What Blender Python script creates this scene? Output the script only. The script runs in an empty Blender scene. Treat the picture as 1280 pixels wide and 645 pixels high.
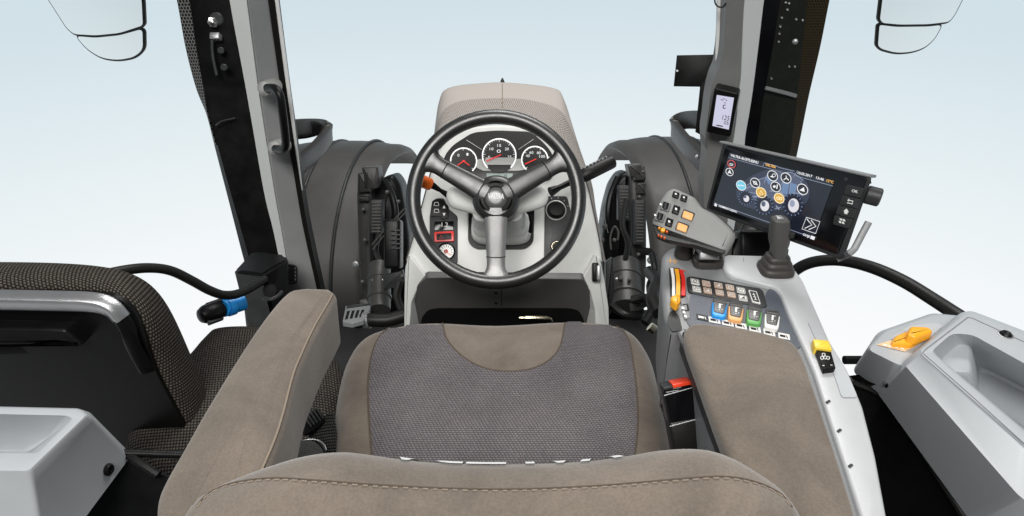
import bpy, bmesh, math, random
from mathutils import Vector as V, Matrix
from mathutils.bvhtree import BVHTree
from mathutils.geometry import delaunay_2d_cdt
random.seed(7)
R = math.radians
SC = bpy.context.scene
COL = SC.collection

# ------------------------------------------------------------------ camera model
FPX, CX, CY, PITCH = 800.0, 640.0, 322.5, R(30)
CAM = V((0, 0, 1.26))
FW = V((0, math.cos(PITCH), -math.sin(PITCH)))
UP = V((0, math.sin(PITCH), math.cos(PITCH)))
RT = V((1, 0, 0))

def ray(px, py):
    return FW + RT * ((px - CX) / FPX) + UP * ((CY - py) / FPX)

def D(px, py, d):                       # the point at depth d seen at this place of the photo
    return CAM + ray(px, py) * d

def DZ(px, py, z):                      # ... lying at height z
    r = ray(px, py)
    return CAM + r * ((z - CAM.z) / r.z)

def DY(px, py, y):
    r = ray(px, py)
    return CAM + r * (y / r.y)

class Pl:                               # a real plane in the cab, normal towards the viewer
    def __init__(s, o, n, u=None):
        s.o = V(o); s.n = V(n).normalized()
        if s.n.dot(CAM - s.o) < 0: s.n = -s.n
        u = V(u) if u is not None else RT
        s.u = (u - s.n * u.dot(s.n)).normalized()
        s.v = s.n.cross(s.u)
        if s.v.dot(UP) < 0 and u is None: s.v = -s.v
    def at(s, px, py, h=0.0):
        r = ray(px, py); o = s.o + s.n * h
        return CAM + r * ((o - CAM).dot(s.n) / r.dot(s.n))
    def uv(s, p):
        return ((p - s.o).dot(s.u), (p - s.o).dot(s.v))
    def pt(s, a, b, h=0.0):
        return s.o + s.u * a + s.v * b + s.n * h
    def poly(s, px, h=0.0):
        return [s.at(x, y, h) for x, y in px]
    def up(s, h):
        q = Pl(s.o + s.n * h, s.n, s.u); return q

def plane3(a, b, c, u=None):
    return Pl(a, (b - a).cross(c - a), u)

def quad_plane(tl, tr, br, bl, d0):     # rectangle in space from its four seen corners
    rs = [ray(*p) for p in (tl, tr, br, bl)]
    # d1*r1 - d2*r2 + d3*r3 = d0*r4
    m = Matrix(((rs[0].x, -rs[1].x, rs[2].x), (rs[0].y, -rs[1].y, rs[2].y), (rs[0].z, -rs[1].z, rs[2].z)))
    d = m.inverted() @ (rs[3] * d0)
    P = [CAM + rs[0] * d.x, CAM + rs[1] * d.y, CAM + rs[2] * d.z, CAM + rs[3] * d0]
    return Pl(P[3], (P[2] - P[3]).cross(P[0] - P[3]), P[2] - P[3]), P, d

def zplane(z0, y0=0.64, k=0.0, kx=0.0):
    return Pl((0, y0, z0), (-kx, -k, 1))

# ------------------------------------------------------------------ 2-D helpers
def rp(px, r, seg=5):                   # round the corners of a closed outline
    out = []; n = len(px)
    for i in range(n):
        p, a, b = V(px[i][:2]), V(px[i - 1][:2]), V(px[(i + 1) % n][:2])
        rr = px[i][2] if len(px[i]) > 2 else r
        la, lb = (a - p).length, (b - p).length
        c = min(rr, .48 * la, .48 * lb)
        if c < 1e-6: out.append((p.x, p.y)); continue
        s, e = p + (a - p) / la * c, p + (b - p) / lb * c
        for k in range(seg + 1):
            t = k / seg
            q = s * (1 - t) ** 2 + p * 2 * t * (1 - t) + e * t * t
            out.append((q.x, q.y))
    return out

def cm(pts, n=8, closed=False):         # catmull-rom through points of any dimension
    P = [V(p) for p in pts]; m = len(P); out = []
    rng = range(m) if closed else range(m - 1)
    for i in rng:
        if closed: a, b, c, d = P[i - 1], P[i], P[(i + 1) % m], P[(i + 2) % m]
        else: a, b, c, d = P[max(i - 1, 0)], P[i], P[i + 1], P[min(i + 2, m - 1)]
        for k in range(n):
            t = k / n
            out.append(.5 * ((2 * b) + (c - a) * t + (2 * a - 5 * b + 4 * c - d) * t * t + (3 * b - a - 3 * c + d) * t ** 3))
    if not closed: out.append(P[-1])
    return out

def ell(cx, cy, rx, ry=None, n=32, a0=0, a1=360):
    ry = rx if ry is None else ry
    full = abs(a1 - a0) >= 360
    m = n if full else n + 1
    return [(cx + rx * math.cos(R(a0 + (a1 - a0) * k / n)), cy - ry * math.sin(R(a0 + (a1 - a0) * k / n))) for k in range(m)]

# ------------------------------------------------------------------ mesh helpers
def ccw(P, n):
    s = V((0, 0, 0)); c = sum(P, V((0, 0, 0))) / len(P)
    for i in range(len(P)): s += (P[i] - c).cross(P[(i + 1) % len(P)] - c)
    return P if s.dot(n) > 0 else P[::-1]

def offset(P, n, r):                    # move a ccw planar outline inwards by r
    m = len(P); out = []
    for i in range(m):
        e1 = P[i] - P[i - 1]; e2 = P[(i + 1) % m] - P[i]
        if e1.length < 1e-9: e1 = e2
        if e2.length < 1e-9: e2 = e1
        n1 = n.cross(e1.normalized()); n2 = n.cross(e2.normalized())
        k = max(1 + n1.dot(n2), .35)
        out.append(P[i] + (n1 + n2) / k * r)
    return out

def loft(bm, rings, closed=True, cap0=False, cap1=False, mi=0, uv=True):
    lay = bm.loops.layers.uv.verify()
    vs = [[bm.verts.new(p) for p in r] for r in rings]
    m = len(rings[0])
    vv = [0.0]
    for i in range(1, len(rings)):
        vv.append(vv[-1] + sum((rings[i][k] - rings[i - 1][k]).length for k in range(m)) / m)
    mid = rings[len(rings) // 2]; uu = [0.0]
    for k in range(1, m + 1): uu.append(uu[-1] + (mid[k % m] - mid[k - 1]).length)
    for i in range(len(rings) - 1):
        for k in range(m if closed else m - 1):
            q = (vs[i][k], vs[i][(k + 1) % m], vs[i + 1][(k + 1) % m], vs[i + 1][k])
            try: f = bm.faces.new(q)
            except ValueError: continue
            f.material_index = mi
            for l, t in zip(f.loops, ((uu[k], vv[i]), (uu[k + 1], vv[i]), (uu[k + 1], vv[i + 1]), (uu[k], vv[i + 1]))):
                l[lay].uv = t
    if cap0: bm.faces.new(vs[0][::-1]).material_index = mi
    if cap1: bm.faces.new(vs[-1]).material_index = mi
    return vs

def padbm(P, n, T, r=0.0, crown=0.0, seg=3, bm=None, bot=True, under=0.0):
    """A slab with rounded upper edges: outline P is its widest level; the top stands r above P's plane minus r (P's plane is the top plane)."""
    bm = bm or bmesh.new(); n = n.normalized(); P = ccw(list(P), n)
    rings = [[p - n * T for p in (offset(P, n, under) if under else P)]]
    if r <= 0: rings.append(P)
    else:
        rings.append([p - n * r for p in P])
        for k in range(1, seg + 1):
            a = math.pi / 2 * k / seg
            rings.append([p - n * (r - r * math.sin(a)) for p in offset(P, n, r * (1 - math.cos(a)))])
    if crown:
        top = rings[-1]; c = sum(top, V((0, 0, 0))) / len(top)
        for s in (.93, .85, .74, .6, .45, .3, .15, .04):
            rings.append([c + (p - c) * s + n * crown * (1 - s * s) for p in top])
    loft(bm, rings, cap0=bot, cap1=True)
    return bm

def tubebm(pts, r, n=10, closed=False, flat=None, bm=None, cap=True, up=None):
    """Sweep a circle (or an ellipse / rounded box r x flat) along points; r may be a list."""
    bm = bm or bmesh.new(); P = [V(p) for p in pts]; m = len(P)
    rs = r if isinstance(r, (list, tuple)) else [r] * m
    rings = []; prev = None
    for i in range(m):
        t = (P[(i + 1) % m] - P[i - 1]) if closed else (P[min(i + 1, m - 1)] - P[max(i - 1, 0)])
        t.normalize()
        if prev is None:
            a = V(up) if up is not None else (V((0, 0, 1)) if abs(t.z) < .9 else V((1, 0, 0)))
        else: a = prev
        b = (a - t * a.dot(t)).normalized(); prev = b
        if up is not None: b = (V(up) - t * V(up).dot(t)).normalized()
        c = t.cross(b); ring = []
        for k in range(n):
            an = 2 * math.pi * k / n; x, y = math.cos(an), math.sin(an)
            if flat is not None:
                e = .45; x = math.copysign(abs(x) ** e, x); y = math.copysign(abs(y) ** e, y)
                ring.append(P[i] + b * x * rs[i] + c * y * flat)
            else: ring.append(P[i] + b * x * rs[i] + c * y * rs[i])
        rings.append(ring)
    if closed: rings.append(rings[0])
    loft(bm, rings, cap0=cap and not closed, cap1=cap and not closed)
    if closed: bmesh.ops.remove_doubles(bm, verts=bm.verts, dist=1e-6)
    return bm

def lathebm(o, ax, prof, n=32, bm=None, cap=True):
    """prof: (radius, height) along the axis."""
    bm = bm or bmesh.new(); ax = V(ax).normalized(); o = V(o)
    a = V((1, 0, 0)) if abs(ax.x) < .9 else V((0, 1, 0))
    b = (a - ax * a.dot(ax)).normalized(); c = ax.cross(b)
    rings = [[o + ax * h + (b * math.cos(2 * math.pi * k / n) + c * math.sin(2 * math.pi * k / n)) * max(rr, 1e-5) for k in range(n)] for rr, h in prof]
    loft(bm, rings, cap0=cap, cap1=cap)
    return bm

def boxbm(o, ux, uy, uz, r=0.0, bm=None):
    """box centred at o with half-extent vectors, edges rounded by a bevel"""
    b2 = bmesh.new()
    vs = [b2.verts.new(V(o) + ux * i + uy * j + uz * k) for i in (-1, 1) for j in (-1, 1) for k in (-1, 1)]
    for f in ((0, 1, 3, 2), (4, 6, 7, 5), (0, 4, 5, 1), (2, 3, 7, 6), (0, 2, 6, 4), (1, 5, 7, 3)): b2.faces.new([vs[i] for i in f])
    if r: bmesh.ops.bevel(b2, geom=list(b2.edges), offset=r, segments=3, affect='EDGES', profile=.5)
    if bm is None: return b2
    return merge(bm, b2)

def merge(bm, other):
    me = bpy.data.meshes.new('tmp'); other.to_mesh(me); other.free(); bm.from_mesh(me); bpy.data.meshes.remove(me); return bm

def flatbm(P, n, bm=None, t=0.0):
    """thin plate (thickness t) on top of outline P"""
    bm = bm or bmesh.new(); P = ccw(list(P), n)
    if t: loft(bm, [P, [p + n * t for p in P]], cap0=True, cap1=True)
    else: bm.faces.new([bm.verts.new(p) for p in P])
    return bm

def strokebm(pl, px, w, h=0.0, t=.0006, closed=False, bm=None):
    """a raised line of width w (m) through photo points on a plane"""
    bm = bm or bmesh.new()
    P = [pl.at(x, y, h) for x, y in px]; m = len(P); L = []; Rr = []
    for i in range(m):
        d = (P[(i + 1) % m] - P[i - 1]) if closed else (P[min(i + 1, m - 1)] - P[max(i - 1, 0)])
        s = pl.n.cross(d).normalized() * (w / 2)
        L.append(P[i] + s); Rr.append(P[i] - s)
    up = pl.n * t
    rings = [[L[i], Rr[i], Rr[i] + up, L[i] + up] for i in range(m)]
    if closed: rings.append(rings[0])
    loft(bm, rings, cap0=not closed, cap1=not closed)
    return bm

FONTC = {}
def textbm(pl, s, p0, p1, hpx, h=0.0, t=.0006, bm=None, bold=0.0):
    """letters on plane pl, base line from photo point p0 to p1, capital height hpx photo pixels"""
    bm = bm or bmesh.new()
    cu = bpy.data.curves.new('txt', 'FONT'); cu.body = s; cu.size = 1; cu.resolution_u = 3; cu.offset = bold
    ob = bpy.data.objects.new('txt', cu); COL.objects.link(ob)
    dg = bpy.context.evaluated_depsgraph_get()
    me = bpy.data.meshes.new_from_object(ob.evaluated_get(dg))
    xs = [v.co.x for v in me.vertices]; ys = [v.co.y for v in me.vertices]
    x0, x1 = min(xs), max(xs); cap = .69
    A, B = pl.at(*p0, h), pl.at(*p1, h); e = B - A
    sx = e.length / (x1 - x0); e.normalize()
    mid = ((p0[0] + p1[0]) / 2, (p0[1] + p1[1]) / 2)
    f = pl.n.cross(e)
    if f.dot(UP) < 0: f = -f
    sy = (pl.at(mid[0], mid[1] - hpx, h) - pl.at(*mid, h)).dot(f) / cap
    b2 = bmesh.new(); b2.from_mesh(me)
    for v in b2.verts:
        v.co = A + e * (v.co.x - x0) * sx + f * v.co.y * sy
    if t:
        g = bmesh.ops.extrude_face_region(b2, geom=list(b2.faces))
        for v in g['geom']:
            if isinstance(v, bmesh.types.BMVert): v.co += pl.n * t
    bpy.data.objects.remove(ob); bpy.data.curves.remove(cu); bpy.data.meshes.remove(me)
    return merge(bm, b2)

def drape(bmt, px, lift=.002, step=5.0, bm=None):
    """a patch whose outline is given in the photo, laid on the surface of mesh bmt"""
    bmt.normal_update(); tree = BVHTree.FromBMesh(bmt); b2 = bmesh.new()
    xs = [p[0] for p in px]; ys = [p[1] for p in px]; n0 = len(px); pts = [V((x, y)) for x, y in px]
    def inside(x, y):
        c = False; j = n0 - 1
        for i in range(n0):
            if (px[i][1] > y) != (px[j][1] > y) and x < (px[j][0] - px[i][0]) * (y - px[i][1]) / (px[j][1] - px[i][1]) + px[i][0]: c = not c
            j = i
        return c
    y = min(ys) + step / 2; odd = 0
    while y < max(ys):
        x = min(xs) + step / 2 + (step / 2 if odd else 0)
        while x < max(xs):
            if inside(x, y): pts.append(V((x, y)))
            x += step
        y += step * .8; odd ^= 1
    co2, _, fc, _, _, _ = delaunay_2d_cdt(pts, [], [list(range(n0))], 1, 1e-4)
    vv = [b2.verts.new((p.x, p.y, 0)) for p in co2]
    for f in fc:
        try: b2.faces.new([vv[i] for i in f])
        except ValueError: pass
    dl = []
    for v in b2.verts:
        r = ray(v.co.x, v.co.y).normalized(); h = tree.ray_cast(CAM, r)
        if h[0] is None: dl.append(v)
        else:
            nn = h[1] if h[1].dot(r) < 0 else -h[1]
            v.co = h[0] + nn * lift
    bmesh.ops.delete(b2, geom=dl, context='VERTS')
    if bm is None: return b2
    return merge(bm, b2)

def drape_line(bmt, px, lift=.0):
    bmt.normal_update(); tree = BVHTree.FromBMesh(bmt); out = []
    for x, y in px:
        r = ray(x, y).normalized(); h = tree.ray_cast(CAM, r)
        if h[0] is not None:
            nn = h[1] if h[1].dot(r) < 0 else -h[1]
            out.append(h[0] + nn * lift)
    return out

# ------------------------------------------------------------------ objects
WL = {}
def thing(name, loc, label, cat, group=None):
    o = bpy.data.objects.new(name, None); COL.objects.link(o); o.empty_display_size = .05
    o.location = V(loc); WL[o.name] = V(loc); o['label'] = label; o['category'] = cat
    if group: o['group'] = group
    return o

def obj(name, bm, mat, parent=None, sharp=35, label=None, flat=False, recalc=True, mod=None):
    if recalc: bmesh.ops.recalc_face_normals(bm, faces=list(bm.faces))
    me = bpy.data.meshes.new(name)
    c = V((0, 0, 0))
    if len(bm.verts):
        lo = V([min(v.co[i] for v in bm.verts) for i in range(3)]); hi = V([max(v.co[i] for v in bm.verts) for i in range(3)])
        c = (lo + hi) / 2; c.z = lo.z
    bmesh.ops.translate(bm, verts=list(bm.verts), vec=-c)
    bm.to_mesh(me); bm.free()
    for m in (mat if isinstance(mat, (list, tuple)) else [mat]): me.materials.append(m)
    if not flat:
        me.polygons.foreach_set('use_smooth', [True] * len(me.polygons)); me.set_sharp_from_angle(angle=R(sharp))
    o = bpy.data.objects.new(name, me); COL.objects.link(o); WL[o.name] = c
    if parent is not None:
        o.parent = parent; o.location = c - WL[parent.name]
    else: o.location = c
    if label: o['label'] = label
    return o

def surf(o, px, py):
    """point and normal where the sight line meets a finished mesh"""
    w = WL[o.name]; t = BVHTree.FromPolygons([v.co + w for v in o.data.vertices], [list(p.vertices) for p in o.data.polygons])
    h = t.ray_cast(CAM, ray(px, py).normalized()); n = h[1]
    return h[0], (-n if n.dot(ray(px, py)) > 0 else n)

def tag(o, label, cat, group=None):
    o['label'] = label; o['category'] = cat
    if group: o['group'] = group
    return o

# ------------------------------------------------------------------ materials
def mk(name, col, rough=.5, metal=0.0, spec=.5, bump=0.0, bscale=400, var=0.0, vscale=12, rvar=0.0, coat=0.0, sheen=0.0, emit=None, es=1.0):
    m = bpy.data.materials.new(name); m.use_nodes = True; nt = m.node_tree; N, L = nt.nodes, nt.links
    b = N['Principled BSDF']
    b.inputs['Base Color'].default_value = (*col, 1); b.inputs['Roughness'].default_value = rough
    b.inputs['Metallic'].default_value = metal; b.inputs['Specular IOR Level'].default_value = spec
    b.inputs['Coat Weight'].default_value = coat; b.inputs['Sheen Weight'].default_value = sheen
    tc = N.new('ShaderNodeTexCoord')
    if var:
        nz = N.new('ShaderNodeTexNoise'); nz.inputs['Scale'].default_value = vscale; nz.inputs['Detail'].default_value = 6; nz.inputs['Roughness'].default_value = .65
        L.new(tc.outputs['Object'], nz.inputs['Vector'])
        mr = N.new('ShaderNodeMapRange'); mr.inputs[1].default_value = .3; mr.inputs[2].default_value = .7; mr.inputs[3].default_value = 1 - var; mr.inputs[4].default_value = 1 + var
        L.new(nz.outputs['Fac'], mr.inputs[0])
        mx = N.new('ShaderNodeMix'); mx.data_type = 'RGBA'; mx.blend_type = 'MULTIPLY'; mx.inputs[0].default_value = 1
        mx.inputs[6].default_value = (*col, 1); L.new(mr.outputs[0], mx.inputs[7]); L.new(mx.outputs[2], b.inputs['Base Color'])
        if rvar:
            m2 = N.new('ShaderNodeMapRange'); m2.inputs[1].default_value = .3; m2.inputs[2].default_value = .7; m2.inputs[3].default_value = rough - rvar; m2.inputs[4].default_value = rough + rvar
            L.new(nz.outputs['Fac'], m2.inputs[0]); L.new(m2.outputs[0], b.inputs['Roughness'])
    if bump:
        n2 = N.new('ShaderNodeTexNoise'); n2.inputs['Scale'].default_value = bscale; n2.inputs['Detail'].default_value = 3
        L.new(tc.outputs['Object'], n2.inputs['Vector'])
        bp = N.new('ShaderNodeBump'); bp.inputs['Strength'].default_value = bump; bp.inputs['Distance'].default_value = .001
        L.new(n2.outputs['Fac'], bp.inputs['Height']); L.new(bp.outputs['Normal'], b.inputs['Normal'])
    if emit:
        b.inputs['Emission Color'].default_value = (*emit, 1); b.inputs['Emission Strength'].default_value = es
    return m

def suede(name, col):
    """brushed microfibre: cloudy nap, fine speckle"""
    m = mk(name, col, .95, spec=.15, sheen=.25); nt = m.node_tree; N, L = nt.nodes, nt.links; b = N['Principled BSDF']
    b.inputs['Sheen Roughness'].default_value = .5
    tc = N.new('ShaderNodeTexCoord')
    n1 = N.new('ShaderNodeTexNoise'); n1.inputs['Scale'].default_value = 11; n1.inputs['Detail'].default_value = 5; n1.inputs['Roughness'].default_value = .6; n1.inputs['Distortion'].default_value = .6
    n2 = N.new('ShaderNodeTexNoise'); n2.inputs['Scale'].default_value = 420; n2.inputs['Detail'].default_value = 4
    for n in (n1, n2): L.new(tc.outputs['Object'], n.inputs['Vector'])
    a = N.new('ShaderNodeMapRange'); a.inputs[1].default_value = .3; a.inputs[2].default_value = .7; a.inputs[3].default_value = .76; a.inputs[4].default_value = 1.22; L.new(n1.outputs['Fac'], a.inputs[0])
    c = N.new('ShaderNodeMapRange'); c.inputs[1].default_value = .3; c.inputs[2].default_value = .7; c.inputs[3].default_value = .88; c.inputs[4].default_value = 1.1; L.new(n2.outputs['Fac'], c.inputs[0])
    p = N.new('ShaderNodeMath'); p.operation = 'MULTIPLY'; L.new(a.outputs[0], p.inputs[0]); L.new(c.outputs[0], p.inputs[1])
    mx = N.new('ShaderNodeMix'); mx.data_type = 'RGBA'; mx.blend_type = 'MULTIPLY'; mx.inputs[0].default_value = 1; mx.inputs[6].default_value = (*col, 1)
    L.new(p.outputs[0], mx.inputs[7]); L.new(mx.outputs[2], b.inputs['Base Color'])
    bp = N.new('ShaderNodeBump'); bp.inputs['Strength'].default_value = .35; bp.inputs['Distance'].default_value = .0012
    L.new(n2.outputs['Fac'], bp.inputs['Height']); L.new(bp.outputs['Normal'], b.inputs['Normal'])
    return m

def weave(name, lo, hi, su, sv, coord='Object', dash=.5, rough=.95, thresh=(.45, .75)):
    """woven cloth: staggered rows of stitches, su x sv stitches per metre"""
    m = mk(name, lo, rough, spec=.12); nt = m.node_tree; N, L = nt.nodes, nt.links; b = N['Principled BSDF']
    tc = N.new('ShaderNodeTexCoord'); sp = N.new('ShaderNodeSeparateXYZ'); L.new(tc.outputs[coord], sp.inputs[0])
    nz = N.new('ShaderNodeTexNoise'); nz.inputs['Scale'].default_value = 150; L.new(tc.outputs[coord], nz.inputs['Vector'])
    def M(op, a, bb, cc=None):
        n = N.new('ShaderNodeMath'); n.operation = op
        for i, x in enumerate((a, bb, cc)):
            if x is None: continue
            if isinstance(x, (int, float)): n.inputs[i].default_value = x
            else: L.new(x, n.inputs[i])
        return n.outputs[0]
    v = M('MULTIPLY', sp.outputs['Y'], sv); row = M('FLOOR', v, 0)
    u = M('MULTIPLY', sp.outputs['X'], su); u = M('ADD', u, M('MULTIPLY', row, .37))
    u = M('ADD', u, M('MULTIPLY', M('SUBTRACT', nz.outputs['Fac'], .5), .7))
    su_ = M('ABSOLUTE', M('SINE', M('MULTIPLY', u, math.pi), 0), 0)
    sv_ = M('ABSOLUTE', M('SINE', M('MULTIPLY', v, math.pi), 0), 0)
    h = M('MULTIPLY', M('POWER', su_, dash), M('POWER', sv_, .8))
    mr = N.new('ShaderNodeMapRange'); mr.interpolation_type = 'SMOOTHSTEP'; mr.inputs[1].default_value = thresh[0]; mr.inputs[2].default_value = thresh[1]
    L.new(h, mr.inputs[0])
    f = M('MULTIPLY', mr.outputs[0], M('MULTIPLY_ADD', nz.outputs['Fac'], 1.0, .35))
    mx = N.new('ShaderNodeMix'); mx.data_type = 'RGBA'; mx.clamp_factor = True; L.new(f, mx.inputs[0])
    mx.inputs[6].default_value = (*lo, 1); mx.inputs[7].default_value = (*hi, 1)
    big = N.new('ShaderNodeTexNoise'); big.inputs['Scale'].default_value = 14; big.inputs['Detail'].default_value = 4; L.new(tc.outputs[coord], big.inputs['Vector'])
    m2 = N.new('ShaderNodeMix'); m2.data_type = 'RGBA'; m2.blend_type = 'MULTIPLY'; m2.inputs[0].default_value = 1
    bb_ = N.new('ShaderNodeMapRange'); bb_.inputs[1].default_value = .3; bb_.inputs[2].default_value = .7; bb_.inputs[3].default_value = .86; bb_.inputs[4].default_value = 1.12
    L.new(big.outputs['Fac'], bb_.inputs[0]); L.new(mx.outputs[2], m2.inputs[6]); L.new(bb_.outputs[0], m2.inputs[7])
    L.new(m2.outputs[2], b.inputs['Base Color'])
    bp = N.new('ShaderNodeBump'); bp.inputs['Strength'].default_value = .6; bp.inputs['Distance'].default_value = .0015
    L.new(h, bp.inputs['Height']); L.new(bp.outputs['Normal'], b.inputs['Normal'])
    return m

def perf(name, col, hole, scale, spec=.3, coord='UV', size=.32, rough=.55, lim=None):
    """sheet with a hexagonal field of punched holes; lim limits the field to a UV v range"""
    m = mk(name, col, rough, spec=spec); nt = m.node_tree; N, L = nt.nodes, nt.links; b = N['Principled BSDF']
    tc = N.new('ShaderNodeTexCoord'); sp = N.new('ShaderNodeSeparateXYZ'); L.new(tc.outputs[coord], sp.inputs[0])
    def M(op, a, bb=0):
        n = N.new('ShaderNodeMath'); n.operation = op
        for i, x in enumerate((a, bb)):
            if isinstance(x, (int, float)): n.inputs[i].default_value = x
            else: L.new(x, n.inputs[i])
        return n.outputs[0]
    v = M('MULTIPLY', sp.outputs['Y'], scale * 1.155); row = M('FLOOR', v)
    u = M('ADD', M('MULTIPLY', sp.outputs['X'], scale), M('MULTIPLY', M('MODULO', row, 2), .5))
    fu = M('SUBTRACT', M('FRACT', u), .5); fv = M('MULTIPLY', M('SUBTRACT', M('FRACT', v), .5), .866)
    d = M('SQRT', M('ADD', M('MULTIPLY', fu, fu), M('MULTIPLY', fv, fv)))
    f = M('LESS_THAN', d, size)
    if lim is not None:
        f = M('MULTIPLY', f, M('MULTIPLY', M('GREATER_THAN', sp.outputs['Y'], lim[0]), M('LESS_THAN', sp.outputs['Y'], lim[1])))
    mx = N.new('ShaderNodeMix'); mx.data_type = 'RGBA'; L.new(f, mx.inputs[0]); mx.inputs[6].default_value = (*col, 1); mx.inputs[7].default_value = (*hole, 1)
    L.new(mx.outputs[2], b.inputs['Base Color'])
    bp = N.new('ShaderNodeBump'); bp.inputs['Strength'].default_value = .5; bp.inputs['Distance'].default_value = .002; bp.invert = True
    L.new(f, bp.inputs['Height']); L.new(bp.outputs['Normal'], b.inputs['Normal'])
    return m

M = {}
M['light'] = mk('lit_grey_plastic', (.55, .555, .535), .42, bump=.15, bscale=900, var=.03, vscale=30, rvar=.06)
M['trim'] = mk('pale_grey_trim', (.46, .47, .48), .38, bump=.12, bscale=900, var=.03, vscale=30, rvar=.06)
M['cool'] = mk('cool_grey_plastic', (.42, .44, .455), .42, bump=.12, bscale=900, var=.03, vscale=20, rvar=.06)
M['mid'] = mk('mid_grey_plastic', (.20, .205, .21), .42, bump=.2, bscale=900, var=.05, vscale=30, rvar=.05)
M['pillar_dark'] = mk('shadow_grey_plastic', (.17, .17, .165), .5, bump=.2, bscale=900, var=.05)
M['joy'] = mk('dark_soft_grip', (.075, .074, .072), .5, bump=.3, bscale=1200, var=.05)
M['shell'] = mk('moulded_black_shell', (.004, .004, .004), .3, spec=.25, bump=.15, bscale=900)
M['grip'] = mk('soft_grey_grip', (.23, .232, .226), .5, bump=.3, bscale=1200, var=.05)
M['dark'] = mk('dark_grey_plastic', (.030, .031, .032), .42, spec=.3, bump=.3, bscale=1000, var=.1, vscale=25, rvar=.08)
M['navy'] = mk('blue_grey_plastic', (.075, .085, .105), .35, bump=.2, bscale=900, var=.05)
M['black'] = mk('black_plastic', (.005, .005, .005), .36, spec=.2, bump=.25, bscale=900, var=.15, vscale=20, rvar=.1)
M['wheel'] = mk('grained_black_rim', (.012, .0117, .0115), .38, spec=1.0, bump=.07, bscale=700, var=.1, rvar=.05, vscale=40)
M['matte'] = mk('matt_black', (.004, .004, .004), .7, spec=.2, bump=.3, bscale=500)
M['rubber'] = mk('black_rubber', (.008, .0075, .007), .45, spec=.35, bump=.3, bscale=600, var=.1)
M['rubber_brown'] = mk('dark_rubber_bellows', (.04, .036, .033), .5, bump=.3, bscale=600, var=.1)
M['gloss'] = mk('gloss_black', (.004, .004, .005), .12, spec=.3)
M['dash'] = mk('dash_plastic', (.62, .625, .60), .42, bump=.15, bscale=900, var=.03, vscale=30, rvar=.06)
M['lower'] = mk('dash_lower_plastic', (.075, .073, .071), .4, bump=.3, bscale=900, var=.06)
M['mount'] = mk('handle_mount_plastic', (.26, .26, .25), .45, bump=.2, bscale=900)
M['rail'] = mk('rail_plastic', (.045, .044, .043), .35, bump=.25, bscale=600, var=.1)
M['part'] = mk('fitting_plastic', (.042, .041, .040), .42, bump=.3, bscale=400, var=.15, vscale=20)
M['fender'] = mk('fender_plastic', (.064, .062, .060), .5, bump=.35, bscale=350, var=.14, vscale=7, rvar=.08)
M['steel'] = mk('bare_steel', (.55, .54, .52), .25, 1.0, bump=.1, bscale=300)
M['brass'] = mk('warm_steel', (.75, .68, .5), .25, 1.0)
M['satin'] = mk('satin_grey_metal', (.42, .42, .43), .35, .7, bump=.25, bscale=1500, var=.06, vscale=60)
M['mirror'] = mk('mirror_glass', (.93, .95, .95), .02, 1.0)
M['suede'] = suede('taupe_microfibre', (.158, .130, .105))
M['suede_top'] = suede('taupe_microfibre_paler', (.164, .136, .111))  # slightly paler tone for the backrest
M['seam'] = mk('seam_thread', (.10, .08, .062), .9, spec=.1)
M['seam_light'] = mk('pale_seam', (.27, .22, .175), .9, spec=.1)
M['weave'] = weave('grey_seat_weave', (.078, .070, .074), (.195, .178, .184), 190, 290, thresh=(.2, .9))
M['knit'] = weave('brown_dotted_weave', (.016, .013, .011), (.125, .112, .095), 230, 185, coord='UV', dash=.8, thresh=(.3, .95))
M['knit2'] = weave('brown_dotted_cushion_weave', (.016, .013, .011), (.11, .10, .087), 200, 170, coord='Object', dash=.8, thresh=(.3, .95))
M['webbing'] = weave('belt_webbing', (.01, .01, .01), (.06, .06, .055), 300, 300, thresh=(.3, .8))
M['cowl'] = perf('cowl_cover', (.40, .365, .335), (.07, .06, .052), 210, lim=(0, .105), size=.3, rough=.8)
M['cowl_plain'] = mk('cowl_cover_plain', (.40, .36, .315), .85, bump=.2, bscale=600, var=.04)
M['perf'] = perf('perforated_steel', (.17, .165, .155), (.003, .003, .003), 100, size=.40, rough=.4)
M['perf_brown'] = perf('brown_perforated_sheet', (.034, .025, .012), (.010, .007, .004), 120, spec=.08, size=.3, rough=.45)
M['smoke'] = mk('smoked_panel', (.014, .015, .012), .18, spec=.5, var=.25, vscale=20)
M['white_thread'] = mk('white_embroidery', (.85, .85, .84), .7)
M['white'] = mk('white_print', (.82, .82, .80), .5)
M['label'] = mk('button_white', (.70, .69, .66), .5)
M['label_brown'] = mk('button_tan', (.40, .27, .20), .5)
M['orange'] = mk('orange_plastic', (.90, .16, .015), .35)
M['amber'] = mk('amber_plastic', (.90, .40, .02), .35)
M['yellow'] = mk('yellow_plastic', (.90, .62, .06), .35)
M['paddle_orange'] = mk('pale_orange_plastic', (.85, .42, .16), .4)
M['red'] = mk('red_plastic', (.70, .02, .015), .35)
M['red_dark'] = mk('dark_red_plastic', (.35, .03, .012), .35)
M['redlit'] = mk('red_release_button', (.85, .06, .02), .3)
M['blue'] = mk('blue_plastic', (.015, .30, .78), .35)
M['green'] = mk('green_plastic', (.11, .38, .09), .4)
M['dial'] = mk('dial_face', (.012, .011, .011), .4)
M['silver'] = mk('silver_paint', (.50, .50, .48), .35, .3)
M['lcd'] = mk('grey_lcd', (.30, .36, .34), .3)
M['lit_white'] = mk('lit_white', (.3, .3, .3), .5, emit=(.9, .92, .95), es=.75)
M['lit_ring'] = mk('lit_dial_ring', (.4, .4, .4), .5, emit=(1, 1, .98), es=.9)
M['lit_red'] = mk('lit_needle', (.5, .02, .02), .5, emit=(.9, .03, .02), es=.6)
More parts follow.
